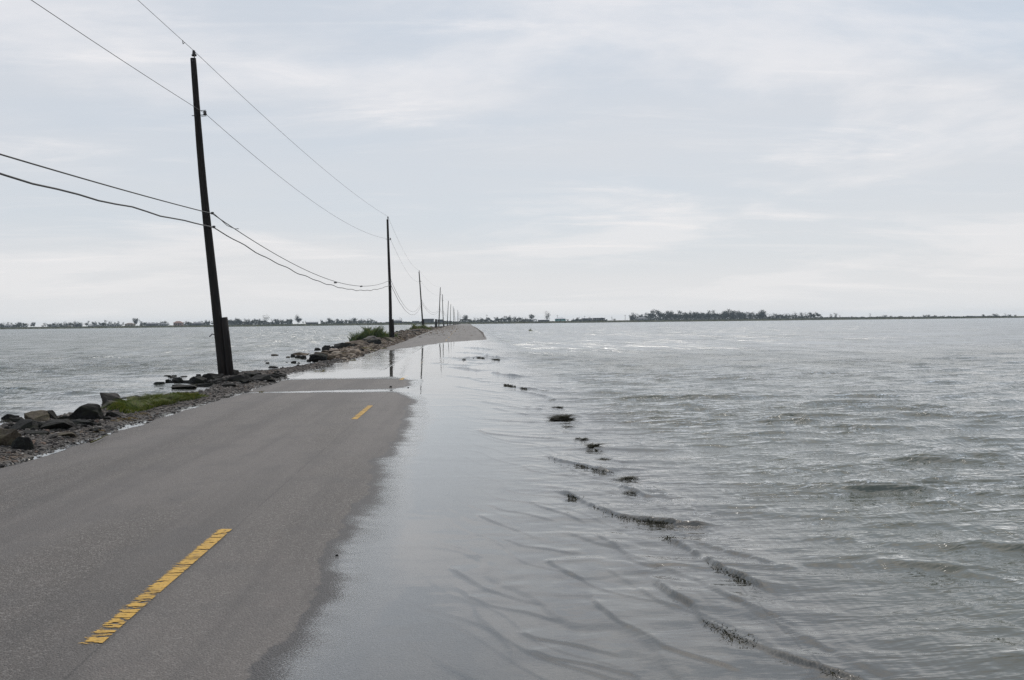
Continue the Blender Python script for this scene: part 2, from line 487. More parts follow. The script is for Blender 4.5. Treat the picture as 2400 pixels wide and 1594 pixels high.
def mat_paint():
    m = bpy.data.materials.new('worn_yellow_paint')
    m.use_nodes = True
    t = NT(m.node_tree)
    g = t.n('ShaderNodeTexCoord').outputs['Object']
    uvx = t.n('ShaderNodeAttribute', {'attribute_name': 'across'}).outputs['Fac']
    grain = t.noise(t.mapv(g, (1, 1, 0)), 70, 3, 0.6)
    col = t.mix(t.ss(grain, 0.3, 0.75), (0.44, 0.24, 0.025), (0.60, 0.36, 0.055))
    col = t.mix(t.math('MULTIPLY', t.ss(t.noise(g, 11, 5, 0.65), 0.42, 0.70), 0.55), col, (0.30, 0.19, 0.06))
    pb = t.n('ShaderNodeBsdfPrincipled', None, Base__Color=col, Roughness=0.75)
    tr = t.n('ShaderNodeBsdfTransparent')
    # cracks across the line, chipped left side
    cr = t.noise(t.mapv(g, (0.9, 4.6, 0), (0, 0, 0.22)), 1.45, 4, 0.6, 0.35)
    crack = t.ss(t.math('ABSOLUTE', t.math('SUBTRACT', cr, 0.5)), 0.012, 0.026)
    chip = t.noise(t.mapv(g, (5, 14, 0)), 2.6, 4, 0.68)
    ch = t.ss(t.math('ADD', chip, t.math('MULTIPLY', t.ss(uvx, 0.42, 0.0), 0.24)), 0.64, 0.58)
    endf = t.ss(t.math('ADD', t.n('ShaderNodeAttribute', {'attribute_name': 'endness'}).outputs['Fac'], t.math('MULTIPLY', t.math('SUBTRACT', chip, 0.5), 0.9)), 0.42, 0.30)
    cov = t.math('MULTIPLY', t.math('MULTIPLY', crack, ch), endf)
    sh = t.n('ShaderNodeMixShader', None, _0=cov, _1=tr.outputs[0], _2=pb.outputs[0])
    t.n('ShaderNodeOutputMaterial', None, Surface=sh.outputs[0])
    return m


M_PAINT = mat_paint()
k = 0
for y0 in [5.22 + 12.22 * i for i in range(0, 13)]:
    yy = np.linspace(y0, y0 + 3.12, 60 if y0 < 40 else 14)
    xx = np.linspace(ROAD_C - 0.064, ROAD_C + 0.064, 9)
    A, B = np.meshgrid(xx, yy)
    # drape over the coarse road surface underneath
    Z = np.empty_like(A)
    Z[:] = road_z(A, B)
    Z = np.maximum(Z, road_z(A, B, False)) + 0.004 + (0.002 if y0 > 34 else 0.0)
    V = np.stack([A, B, Z], -1).reshape(-1, 3)
    en = np.maximum(sstep(yy, y0 + 0.22, y0), sstep(yy, y0 + 3.0, y0 + 3.12))
    o = np_mesh('centre_line_dash', V, grid_quads(len(yy), len(xx)), M_PAINT, road,
                attrs={'across': np.tile(np.linspace(0, 1, 9), len(yy)), 'endness': np.repeat(en, 9)})
    k += 1

# ------------------------------------------------------------------ causeway bank, lagoon bed, far shore
ys = np.concatenate([np.arange(-14, 5, 0.6), geo_rows(5, 110, 0.010), geo_rows(110, 900, 0.03)[1:]])
left = np.concatenate([-np.array([60, 40, 28, 20, 15, 12.5, 11.2])[:], np.arange(-10.4, ROAD_L, 0.085)])
right = np.array([1.652, 1.8, 2.0, 2.4, 2.9, 3.6, 4.6, 6.0, 8, 12, 20, 40, 60.0])
xs = np.concatenate([left, [ROAD_L + 0.02, -4, -2, 0, ROAD_R - 0.02], right])
XX, YY = np.meshgrid(xs, ys)
ZZ = ground_z(XX, YY)
nr, nc = XX.shape
bank = np_mesh('causeway_bank', np.stack([XX, YY, ZZ], -1).reshape(-1, 3), grid_quads(nr, nc), M_BANK)
tag(bank, 'gravel causeway shoulder running along the left road edge', kind='structure')

M_BED = simple('lagoon_mud', (0.06, 0.055, 0.04), (0.09, 0.08, 0.06), 0.5)
S = 2600
bed = mesh('lagoon_bed', [(-S, -600, -1.35), (S, -600, -1.35), (S, 3200, -1.35), (-S, 3200, -1.35)], [(0, 1, 2, 3)], M_BED)
tag(bed, 'muddy bottom under the shallow lagoon', kind='structure')

# ------------------------------------------------------------------ water
rng = np.random.default_rng(5)
yr = [3.0]
while yr[-1] < 880:
    yr.append(yr[-1] * (1 + float(np.interp(math.log(yr[-1]), [math.log(9), math.log(45), math.log(140)], [0.0034, 0.0048, 0.014]))))
ys = np.concatenate([np.arange(-14, 3.0, 0.5), yr])
N = 720
u = np.linspace(-1, 1, N)
Wd = 11 + 0.70 * np.maximum(ys, 0)
bcen = 0.25
fu = bcen * u + (1 - bcen) * u ** 3
XX = 0.55 + Wd[:, None] * fu[None, :]
YY = np.repeat(ys[:, None], N, 1)
nr, nc = XX.shape
dX = np.gradient(XX, axis=1)
dY = np.repeat(np.gradient(ys)[:, None], N, 1)
bedz = np.where((XX > ROAD_L) & (XX < ROAD_R), road_z(XX, YY, False), ground_z(XX, YY))
depth0 = np.maximum(-bedz, 0)
on_road = (XX > ROAD_L - 0.2) & (XX < ROAD_R + 0.1)
# how much of the wind chop reaches a place
smd = 0.02 + 0.98 * sstep(XX, -0.2, 4.2) ** 1.3
lee = sstep(-XX, 6.0, 16.0)
calm = 0.01 + 0.055 * sstep(YY, 32, 42)
amp = np.where(XX > -3.0, np.maximum(smd, calm), np.where(XX > ROAD_L, calm, np.clip(depth0 / 0.30, 0, 1) * (0.70 + 1.25 * lee)))
gustg = 0.85 + 0.28 * vnoise(XX * 0.07, YY * 0.11, 41) + 0.22 * vnoise(XX * 0.33, YY * 0.6, 42)
# domain warp so the crests wander
wx = XX + 0.40 * vnoise(XX * 0.45, YY * 0.45, 43) + 0.10 * vnoise(XX * 1.6, YY * 1.6, 45)
wy = YY + 0.40 * vnoise(XX * 0.42 + 9, YY * 0.45, 44) + 0.09 * vnoise(XX * 1.5 + 4, YY * 1.7, 46)
hh = np.zeros_like(XX)
for i in range(46):
    lam = 0.20 * (1.9 / 0.20) ** (i / 45.0)
    ang = R(-95 + rng.normal(0, 17))
    kx, ky = math.cos(ang) * 2 * math.pi / lam, math.sin(ang) * 2 * math.pi / lam
    a = 0.0046 * lam ** 0.62 * rng.uniform(0.6, 1.4)
    vis = sstep(lam / np.maximum(np.abs(dX * math.cos(ang)) + np.abs(dY * math.sin(ang)), 1e-4), 2.5, 5.0)
    hh += a * vis * np.sin(kx * wx + ky * wy + rng.uniform(0, 6.28))
rms = hh[(YY > 5) & (YY < 30) & (XX > 3)].std()
hs = np.clip(hh / rms, -2.4, 2.1)
hs = hs + 0.30 * (np.clip(hs, -2.5, 2.5) ** 2 - 1.0)                # peaked crests, flat troughs
H = 0.0190 * hs * amp * gustg

# swash: small fronts pushed over the road edge towards the dry lane
warp = 0.35 * vnoise(XX * 0.8, YY * 0.35, 51) + 0.14 * vnoise(XX * 2.2, YY * 1.1, 52)
ph = (XX * 0.86 + YY * 0.40 + warp)
for sp, a0, sd in ((0.62, 0.0065, 1), (0.37, 0.0042, 2), (0.95, 0.0080, 3)):
    q = ph / sp + 0.4 * vnoise(XX * 0.3, YY * 0.3, 50 + sd)
    fr = q - np.floor(q)
    cell = np.floor(q)
    on = sstep(vnoise(cell * 3.7, YY * 0.30 + cell * 1.3, 60 + sd), -0.15, 0.35)
    prof = np.where(fr < 0.06, sstep(fr, 0.0, 0.06), np.exp(-(fr - 0.06) * 4.6) - math.exp(-0.94 * 4.6) * (fr - 0.06) / 0.94)
    reach = sstep(XX, -0.6, 0.8) * sstep(-XX, -2.6, -1.6) * np.clip(depth0 / 0.02, 0, 1)
    H += a0 * prof * on * reach * (YY < 90) * (YY > 3)

# fine crossing ripples over the drowned lane
wx2 = XX + 0.25 * vnoise(XX * 1.3, YY * 0.9, 91); wy2 = YY + 0.25 * vnoise(XX * 1.2 + 7, YY * 0.9, 92)
rip = np.zeros_like(XX)
for i in range(12):
    lam = rng.uniform(0.13, 0.34)
    ang = R(rng.choice([-150, -115, -80]) + rng.normal(0, 12))
    vis = sstep(lam / np.maximum(np.abs(dX * math.cos(ang)) + np.abs(dY * math.sin(ang)), 1e-4), 2.5, 5.0)
    rip += vis * lam * np.sin((math.cos(ang) * wx2 + math.sin(ang) * wy2) * 2 * math.pi / lam + rng.uniform(0, 6.28))
patchy = sstep(vnoise(XX * 0.7, YY * 0.45, 93), -0.25, 0.55)
H += 0.0021 * rip * patchy * sstep(XX, -0.5, 0.9) * (1 - sstep(XX, 2.0, 3.5)) * np.clip(depth0 / 0.03, 0, 1)

# the fronts one can follow with the eye, from their places on the road
FR = [
    ([(1556, 1261), (1612, 1285), (1675, 1329), (1720, 1352), (1777, 1374), (1830, 1400)], .019, .28),
    ([(1374, 1247), (1440, 1280), (1489, 1318), (1530, 1330), (1600, 1328), (1680, 1340)], .010, .16),
    ([(1512, 1345), (1545, 1375), (1582, 1404), (1631, 1427), (1653, 1462), (1742, 1506), (1850, 1545), (1985, 1590), (2080, 1620)], .024, .34),
    ([(1273, 1312), (1320, 1340), (1374, 1365)], .010, .14),
    ([(1378, 1378), (1388, 1409), (1440, 1455), (1525, 1497), (1560, 1522), (1609, 1537), (1700, 1562), (1764, 1586)], .012, .15),
    ([(1292, 1148), (1330, 1160), (1383, 1183), (1454, 1214), (1510, 1222), (1560, 1227), (1640, 1232), (1720, 1228)], .025, .36),
    ([(1232, 1173), (1270, 1190), (1330, 1208), (1380, 1228)], .009, .14),
    ([(1112, 1204), (1150, 1222), (1190, 1237), (1275, 1268)], .006, .13),
    ([(1048, 1325), (1085, 1352), (1140, 1385), (1230, 1410), (1310, 1430)], .006, .14),
    ([(1065, 1370), (1110, 1405), (1125, 1450), (1160, 1490), (1190, 1520), (1205, 1560)], .004, .10),
    ([(1108, 1005), (1142, 1017), (1244, 1026), (1335, 1032)], .009, .20),
    ([(1250, 997), (1290, 1006), (1330, 1020)], .008, .16),
    ([(1272, 1068), (1310, 1083), (1350, 1090), (1400, 1103), (1440, 1110)], .026, .24),
    ([(1217, 1090), (1250, 1105), (1300, 1112), (1370, 1118)], .007, .18),
    ([(1180, 902), (1230, 912), (1270, 914)], .012, .25),
    ([(1190, 948), (1240, 955), (1300, 966)], .008, .22),
    ([(1170, 915), (1220, 918), (1280, 930), (1312, 940)], .013, .25),
    ([(1149, 873), (1180, 880), (1232, 885)], .016, .30),
    ([(1044, 860), (1080, 864), (1127, 870)], .013, .30),
    ([(1080, 843), (1120, 838), (1180, 845)], .016, .40),
    ([(1090, 850), (1130, 853), (1170, 851)], .010, .40),
    ([(1130, 838), (1160, 840), (1168, 841)], .018, .40),
    ([(1090, 884), (1130, 895), (1200, 898)], .007, .25),
    ([(1150, 955), (1200, 967), (1260, 976)], .006, .22),
    ([(1425, 1075), (1445, 1082), (1465, 1086)], .014, .16),
    ([(1140, 1180), (1180, 1196), (1240, 1206), (1320, 1226)], .005, .14),
    ([(1180, 1260), (1230, 1280), (1290, 1288), (1360, 1300)], .005, .14),
    ([(1100, 1395), (1150, 1420), (1240, 1436), (1330, 1462)], .005, .12),
    ([(1205, 1480), (1260, 1500), (1350, 1515), (1470, 1545)], .006, .12),
    ([(1230, 1520), (1290, 1545), (1390, 1562), (1500, 1590)], .006, .12),
    ([(1330, 1250), (1400, 1275), (1470, 1290)], .006, .14),
    ([(1420, 1330), (1470, 1362), (1520, 1400), (1590, 1432)], .008, .14),
    ([(1640, 1375), (1700, 1405), (1790, 1440), (1880, 1480)], .010, .18),
    ([(1600, 1270), (1680, 1290), (1780, 1318), (1880, 1345)], .012, .22),
    ([(1120, 940), (1170, 950), (1230, 958)], .006, .2), ([(1060, 905), (1110, 912), (1180, 922)], .006, .24),
    ([(1040, 880), (1090, 886), (1140, 890)], .007, .28), ([(1000, 850), (1050, 855), (1110, 858)], .008, .32),
    ([(1030, 838), (1080, 842), (1120, 846)], .009, .4), ([(1060, 826), (1110, 828), (1150, 832)], .010, .5), ([(1080, 815), (1120, 817), (1150, 820)], .012, .5),
    ([(1445, 1140), (1465, 1148), (1490, 1155), (1515, 1168)], .016, .14),
]
for pts, A0, Lb in FR:
    poly = [P(*p) for p in pts]
    # smooth the line
    pp = np.array([(p.x, p.y) for p in poly])
    s = np.concatenate([[0], np.cumsum(np.hypot(*np.diff(pp, axis=0).T))])
    ss = np.linspace(0, s[-1], 60)
    lx, ly = np.interp(ss, s, pp[:, 0]), np.interp(ss, s, pp[:, 1])
    ker = np.array([1, 2, 3, 2, 1]) / 9.0
    lx[2:-2] = np.convolve(lx, ker, 'valid'); ly[2:-2] = np.convolve(ly, ker, 'valid')
    wob = 0.016 * vnoise(ss * 1.7, ss * 0 + A0 * 1e4, 71) + 0.005 * vnoise(ss * 5.0, ss * 0 + A0 * 1e4, 72)
    lx = lx + wob
    m_ = (XX > lx.min() - 1.2) & (XX < lx.max() + 1.2) & (YY > ly.min() - 1.6) & (YY < ly.max() + 1.6)
    if not m_.any():
        continue
    px, py = XX[m_], YY[m_]
    best = np.full(px.shape, 1e9); sg = np.zeros_like(px); al = np.zeros_like(px)
    for i in range(59):
        ax, ay, bx, by = lx[i], ly[i], lx[i + 1], ly[i + 1]
        vx, vy = bx - ax, by - ay
        L2 = vx * vx + vy * vy + 1e-12
        t_ = np.clip(((px - ax) * vx + (py - ay) * vy) / L2, 0, 1)
        ddx, ddy = px - ax - t_ * vx, py - ay - t_ * vy
        d = np.hypot(ddx, ddy)
        c = d < best
        best = np.where(c, d, best)
        sg = np.where(c, np.sign(vx * ddy - vy * ddx), sg)
        al = np.where(c, (i + t_) / 59.0, al)
    # a front runs from far left to near right; its seaward back lies on the right-hand, far side
    front = 0.008 + 0.0011 * np.median(py)
    Lb2 = Lb * 1.25
    prof = np.where(sg > 0, np.exp(-best / Lb2), np.exp(-(best / front) ** 1.4))
    tap = sstep(al, 0.0, 0.14) * (1 - sstep(al, 0.86, 1.0))
    var = 0.75 + 0.45 * vnoise(al * s[-1] * 2.2 + A0 * 900, al * 0, 73)
    rough = 1.0 + (0.12 if A0 > 0.015 else 0.06) * (vnoise(px * 17, py * 9, 74) + 0.6 * vnoise(px * 34, py * 16, 75)) * np.exp(-best / 0.12)
    H[m_] += 1.35 * A0 * (0.8 + np.median(py) / 16.0) * prof * tap * var * rough * np.clip(depth0[m_] / 0.012 + 0.1, 0, 1)

chop = np.clip(amp, 0, 1.9)
chop = np.where(XX > -3.0, 0.012 + 0.988 * sstep(XX, -0.6, 4.0) ** 1.6, np.where(XX > ROAD_L, 0.015 + 0.08 * sstep(YY, 31, 40), np.maximum(chop, 0.02)))
chop = np.where((XX > -3) & (XX < ROAD_R), np.minimum(chop, 0.02 + 0.25 * sstep(XX, -0.8, 1.6)), chop)
bs = sstep(XX, ROAD_R - 0.05, ROAD_R + 0.6)
inroad = (XX > ROAD_L) & (XX < ROAD_R + 0.6)
bedz2 = np.where(inroad, road_z(XX, YY, True) * (1 - bs) + ground_z(np.maximum(XX, ROAD_R + 0.01), YY) * bs, bedz)
depth = H - bedz2
V = np.stack([XX, YY, H], -1).reshape(-1, 3)
water = np_mesh('lagoon_water', V, grid_quads(nr, nc), M_WATER, attrs={'depth': np.maximum(depth, 0).ravel(), 'chop': chop.ravel(), 'coarse': sstep(np.maximum(dX, dY), 0.05, 0.50).ravel()})
tag(water, 'choppy grey green lagoon water flooding over the right half of the road', kind='structure')
#OBJECTS#
random.seed(11)
ORDW = 'first second third fourth fifth sixth seventh eighth ninth tenth eleventh twelfth thirteenth fourteenth fifteenth sixteenth seventeenth eighteenth nineteenth twentieth'.split()
ORDW += ['twenty-' + q for q in ORDW[:9]] + ['thirtieth'] + ['thirty-' + q for q in ORDW[:9]] + ['fortieth'] + ['forty-' + q for q in ORDW[:9]] + ['fiftieth'] + ['fifty-' + q for q in ORDW[:9]] + ['sixtieth'] + ['sixty-' + q for q in ORDW[:9]] + ['seventieth']

# ------------------------------------------------------------------ object materials
M_POLE = simple('creosoted_pole_wood', (0.008, 0.006, 0.005), (0.020, 0.014, 0.011), 3.0, 0.9, 0.012, 14, stretch=(6, 6, 0.5))
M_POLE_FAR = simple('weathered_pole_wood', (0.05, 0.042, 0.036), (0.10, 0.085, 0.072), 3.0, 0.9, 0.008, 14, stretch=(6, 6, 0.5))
M_WIRE = simple('black_cable_sheath', (0.018, 0.018, 0.019), (0.03, 0.03, 0.031), 3.0, 0.6)
M_METAL = simple('galvanised_fitting', (0.02, 0.02, 0.02), (0.04, 0.04, 0.04), 20.0, 0.55)
M_PORC = simple('dark_insulator_glaze', (0.025, 0.02, 0.018), (0.04, 0.032, 0.03), 8.0, 0.3)


def rock_mat(name, a, b_, moss=None, mossamt=0.0):
    m, t, b, out = principled(name, 0.88, 0.3)
    g = t.n('ShaderNodeTexCoord').outputs['Object']
    n1 = t.noise(g, 2.3, 6, 0.65)
    n2 = t.noise(g, 14, 5, 0.7)
    col = t.mix(t.ss(n1, 0.3, 0.7), a, b_)
    col = t.mix(t.math('MULTIPLY', t.ss(n2, 0.52, 0.72), 0.5), col, tuple(min(1, c * 1.9) for c in b_))
    col = t.mix(t.math('MULTIPLY', t.ss(n2, 0.45, 0.3), 0.6), col, tuple(c * 0.45 for c in a))
    if moss:
        col = t.mix(t.math('MULTIPLY', t.ss(t.noise(g, 3.5, 4, 0.6), 0.45, 0.62), mossamt), col, moss)
    t.link(col, b.inputs['Base Color'])
    bn = t.n('ShaderNodeBump', None, Strength=1.0, Distance=0.05, Height=t.math('ADD', n1, t.math('MULTIPLY', n2, 0.4)))
    t.link(bn.outputs[0], b.inputs['Normal'])
    return m


ROCKM = {
    'black': rock_mat('algae_black_rock', (0.005, 0.0045, 0.004), (0.014, 0.013, 0.011), (0.018, 0.021, 0.009), 0.5),
    'dark': rock_mat('dark_wet_rock', (0.010, 0.009, 0.008), (0.030, 0.026, 0.023), (0.022, 0.025, 0.011), 0.35),
    'tan': rock_mat('tan_limestone', (0.065, 0.052, 0.038), (0.15, 0.122, 0.088), (0.10, 0.09, 0.045), 0.4),
    'grey': rock_mat('grey_concrete_rubble', (0.045, 0.04, 0.036), (0.105, 0.093, 0.083), (0.07, 0.065, 0.04), 0.3),
    'pink': rock_mat('pinkish_concrete_slab', (0.20, 0.155, 0.125), (0.33, 0.265, 0.215)),
    'brown': rock_mat('brown_rubble', (0.060, 0.042, 0.029), (0.135, 0.098, 0.068), (0.08, 0.075, 0.03), 0.35),
}


def rock_mesh(seed, flatness, points=16, rough=0.075):
    """an angular block: a hull of random points, bevelled and roughened, about 1 m long, base at z = -0.5 .. top 0.5"""
    rg = random.Random(seed)
    bm = bmesh.new()
    for _ in range(points):
        v = Vector((rg.uniform(-1, 1), rg.uniform(-1, 1), rg.uniform(-1, 1)))
        q = max(abs(v.x), abs(v.y), abs(v.z))
        v = v / q * 0.55 + v.normalized() * 0.45
        bm.verts.new((v.x * 0.5, v.y * 0.5, v.z * 0.5 * (1 - flatness * 0.3)))
    r = bmesh.ops.convex_hull(bm, input=bm.verts)
    loose = [g for g in r.get('geom_interior', []) + r.get('geom_unused', []) if isinstance(g, bmesh.types.BMVert)]
    if loose:
        bmesh.ops.delete(bm, geom=list(set(loose)), context='VERTS')
    bmesh.ops.bevel(bm, geom=list(bm.edges), offset=0.018, segments=1, affect='EDGES', profile=0.6)
    bmesh.ops.triangulate(bm, faces=bm.faces)
    bmesh.ops.subdivide_edges(bm, edges=list(bm.edges), cuts=2, use_grid_fill=True)
    for v in bm.verts:
        n = mnoise.noise(v.co * 4.0 + Vector((seed * 3.1, 0, 0))) * rough + mnoise.noise(v.co * 11.0 + Vector((0, seed * 2.3, 0))) * rough * 0.55
        v.co += v.co.normalized() * n
    me = bpy.data.meshes.new('rock_mesh')
    bm.to_mesh(me)
    bm.free()
    return me


RAW = [rock_mesh(s, 0.6 if s % 2 else 0.2, 13 + s % 5) for s in range(12)]
ROCKS = {}
for key, mt in ROCKM.items():
    for i, me in enumerate(RAW):
        c = me.copy()
        c.materials.append(mt)
        ROCKS[key, i] = c


def rock(px, py, wpx, hpx, key, label, seed=None, z=None, group=None, name='rock', tilt=0.0, deep=1.0):
    """a stone whose visible foot stands at px, py and which is wpx by hpx photo pixels large"""
    rg = random.Random((px * 31 + py * 17) if seed is None else seed)
    zz = 0.0 if z is None else z
    p = P(px, py, zz)
    for _ in range(3):
        zz = float(max(ground_z(np.array([p.x]), np.array([p.y]))[0], -0.04)) if z is None else z
        p = P(px, py, zz)
    W = wpx * p.y / FPX
    Hh = max(hpx * p.y / FPX, 0.008)
    o = bpy.data.objects.new(name, ROCKS[key, rg.randrange(12)])
    COL.objects.link(o)
    D = W * rg.uniform(0.55, 0.9) * deep
    o.scale = (W * 1.06, D * 1.0, Hh * 1.6)
    o.location = (p.x, p.y + D * 0.42, zz + Hh * 0.25)
    o.rotation_euler = (rg.uniform(-.12, .12), tilt + rg.uniform(-.08, .08), rg.choice((0, math.pi)) + rg.uniform(-.3, .3))
    tag(o, label, 'rock', group)
    return o


# --- stones along the near shore, left end of the picture
G1 = 'boulders along the near shore'
rock(18, 989, 40, 18, 'black', 'small black boulder at the left picture edge, touching the lagoon', group=G1)
rock(40, 992, 34, 14, 'dark', 'low dark stone between the leftmost black boulder and the tan block', group=G1)
rock(76, 990, 56, 28, 'tan', 'tan block boulder on top of the black near rocks', group=G1)
rock(116, 985, 30, 24, 'dark', 'upright greenish black boulder between the tan block and the big black boulder', group=G1)
rock(186, 984, 84, 36, 'black', 'largest black boulder of the near shore group, right of the tan block', group=G1, deep=0.8)
rock(148, 992, 34, 18, 'black', 'small pointed black stone leaning on the largest black boulder', group=G1, tilt=0.3)
rock(44, 1010, 76, 24, 'black', 'flat black slab below the tan block beside a strip of water', group=G1)
rock(96, 1006, 50, 16, 'black', 'narrow black stone wedged below the greenish black boulder', group=G1)
rock(128, 1010, 80, 24, 'dark', 'wide dark stone in front of the largest black boulder', group=G1)
rock(188, 998, 62, 16, 'black', 'long low black stone at the gravel below the largest black boulder', group=G1)
rock(72, 1022, 62, 12, 'black', 'thin black stone lying on the gravel below the dark slabs', group=G1)
rock(4, 1046, 66, 46, 'tan', 'rounded tan boulder cut off by the left picture edge', group=G1)
rock(44, 1054, 58, 32, 'black', 'nearest black boulder, beside the rounded tan boulder on the gravel', group=G1)
rock(150, 1025, 52, 10, 'tan', 'flat pale tan stone lying alone on the shoulder gravel', group=G1)
rock(266, 978, 40, 12, 'dark', 'low dark stone on gravel just below the green grass patch', group=G1)
rock(248, 984, 22, 7, 'dark', 'little dark stone beside the low dark stone below the grass patch', group=G1)
rock(258, 947, 58, 27, 'grey', 'tilted grey slab at the left end of the green grass patch', group=G1, tilt=-0.35)
rock(266, 955, 62, 17, 'grey', 'flat grey stone under the tilted slab at the grass patch', group=G1)
rock(308, 936, 52, 8, 'black', 'thin black ledge in the water behind the green grass patch', group=G1)
rock(349, 954, 26, 7, 'tan', 'small tan stone at the front rim of the green grass patch', group=G1)
# --- black group by the near pole
G2 = 'black rocks round the foot of the nearest pole'
for px, py, wq, hq, key, lab in [
    (370, 905, 34, 10, 'black', 'leftmost flat black rock standing in water left of the nearest pole'),
    (395, 902, 17, 13, 'black', 'small black rock next to the leftmost flat one near the pole'),
    (415, 902, 32, 20, 'black', 'blocky black rock, tallest of those left of the nearest pole'),
    (436, 903, 26, 12, 'black', 'low black rock right of the tallest blocky black one'),
    (458, 904, 46, 22, 'black', 'peaked black rock two widths left of the nearest pole'),
    (430, 915, 66, 12, 'dark', 'long brown black rock in the puddle below the pole group'),
    (412, 908, 24, 7, 'black', 'half sunk black stone above the long brown black rock'),
    (377, 914, 20, 4, 'black', 'barely showing black stone in water at the left of the puddle'),
    (492, 893, 54, 18, 'black', 'wide black rock just left of the nearest pole foot'),
    (518, 899, 50, 14, 'dark', 'dark rock directly in front of the nearest pole foot'),
    (542, 880, 32, 14, 'grey', 'rounded grey stone leaning on the stub post of the nearest pole'),
    (560, 896, 52, 18, 'dark', 'dark rock right of the nearest pole foot'),
    (583, 884, 48, 11, 'black', 'flat black rock in the second row right of the nearest pole'),
    (610, 893, 66, 16, 'dark', 'broad dark rock at the right end of the pole group'),
    (534, 907, 34, 9, 'dark', 'flat dark stone on gravel below the nearest pole'),
    (480, 908, 40, 11, 'black', 'flat black stone at the gravel left below the pole'),
    (640, 886, 30, 8, 'dark', 'small dark rock after the broad one at the pole group end'),
    (663, 884, 22, 7, 'dark', 'small dark rock at the very right of the pole group'),
]:
    rock(px, py, wq, hq, key, lab, group=G2)
# --- small stones standing in the shallow left lagoon
LAG = []
G3 = 'stones poking out of the shallow left lagoon'
for px, py, wq, hq, key in [(626, 854, 10, 5, 'dark'), (627, 847, 15, 2, 'dark'), (640, 863, 24, 6, 'dark'), (663, 865, 7, 6, 'dark'), (688, 852, 13, 6, 'dark'),
                            (693, 864, 15, 5, 'dark'), (697, 858, 10, 4, 'dark'), (674, 839, 11, 4, 'brown'), (685, 837, 11, 8, 'dark'), (697, 839, 15, 6, 'dark'),
                            (711, 841, 14, 8, 'black'), (724, 848, 12, 6, 'dark'), (735, 849, 8, 4, 'dark'), (643, 834, 18, 4, 'brown'), (654, 868, 13, 4, 'dark'),
                            (652, 873, 44, 5, 'black'), (673, 871, 9, 5, 'dark'), (711, 845, 12, 2, 'dark'), (700, 852, 8, 3, 'dark'), (672, 850, 6, 2, 'dark'), (684, 846, 7, 2, 'dark')]:
    LAG.append((px, rock(px, py, wq, hq, key, 'small stone', group=G3, z=-0.01)))
for i, (px, o) in enumerate(sorted(LAG, key=lambda q: q[0])):
    o['label'] = 'small dark stone poking out of the shallow left lagoon, ' + ORDW[i] + ' from the left'
rock(703, 833, 38, 7, 'brown', 'long flat brown slab lying in the shallow lagoon among small dark stones', group=G3, z=-0.01)
# --- rubble bank between the shallow stones and the second pole
G4 = 'rubble of the raised bank before the second pole'
for px, py, wq, hq, key, lab in [
    (744, 844, 44, 18, 'black', 'large black rock at the near tip of the raised rubble bank'),
    (770, 843, 30, 11, 'brown', 'brown rock right beside the large black rock at the bank tip'),
    (744, 820, 18, 6, 'dark', 'small dark rock at the water, leftmost of the upper rubble bank'),
    (764, 820, 24, 12, 'dark', 'peaked dark rock in the upper rubble bank, left of the pink slabs'),
    (780, 815, 12, 4, 'dark', 'small dark stone behind the peaked dark rock'),
    (803, 818, 42, 15, 'dark', 'large dark peaked rock behind the pink slabs'),
    (784, 826, 28, 9, 'pink', 'short pinkish slab, left one of two on the rubble bank'),
    (822, 823, 48, 6, 'pink', 'long pinkish slab, right one of two on the rubble bank'),
    (848, 823, 12, 6, 'black', 'black stone at the right end of the long pinkish slab'),
    (752, 832, 34, 8, 'brown', 'flat brown rock above the large black rock at the bank tip'),
    (800, 836, 30, 7, 'brown', 'low brown rock below the short pinkish slab'),
    (764, 826, 24, 5, 'brown', 'thin brown slab left of the short pinkish slab'),
    (848, 804, 30, 7, 'dark', 'dark grey rock at the water edge below the bushy grass'),
    (984, 793, 9, 4, 'black', 'lone black lump lying on the far dry asphalt'),
]:
    o = rock(px, py, wq, hq, key, lab, group=None if 'lone' in lab else G4, z=0.12 if 'lone' not in lab else float(road_z(np.array([-3.3]), np.array([92.]))[0]))
rg = random.Random(4)
RUB = []
n_ = 0
while n_ < 96:
    y = rg.uniform(56, 150) if n_ < 66 else rg.uniform(100, 260)
    sx = float(shore_x(np.array([y]))[0])
    x = rg.uniform(sx - 0.1, ROAD_L - 0.75)
    z = float(ground_z(np.array([x]), np.array([y]))[0])
    W = rg.choice((0.35, 0.5, 0.6, 0.8, 1.0, 1.4)) * rg.uniform(0.7, 1.1)
    key = rg.choice(('tan', 'brown', 'brown', 'grey', 'tan', 'dark'))
    o = bpy.data.objects.new('rubble_rock', ROCKS[key, rg.randrange(12)])
    COL.objects.link(o)
    o.location = (x, y, z + 0.03)
    o.scale = (W, W * rg.uniform(0.6, 1.0), W * rg.uniform(0.28, 0.5))
    o.rotation_euler = (rg.uniform(-.2, .2), rg.uniform(-.2, .2), rg.uniform(0, 6.28))
    tag(o, 'rubble stone', 'rock', 'loose rubble before the second pole' if y < 95 else 'loose rubble beyond the second pole')
    RUB.append((y, key, o))
    n_ += 1
cnt = {}
for y, key, o in sorted(RUB, key=lambda q: q[0]):
    zone = 'on the raised bank before the second pole' if y < 95 else 'on the far bank beyond the second pole'
    k = cnt[zone] = cnt.get(zone, -1) + 1
    o['label'] = ORDW[k] + ' nearest loose ' + key + ' rubble stone ' + zone
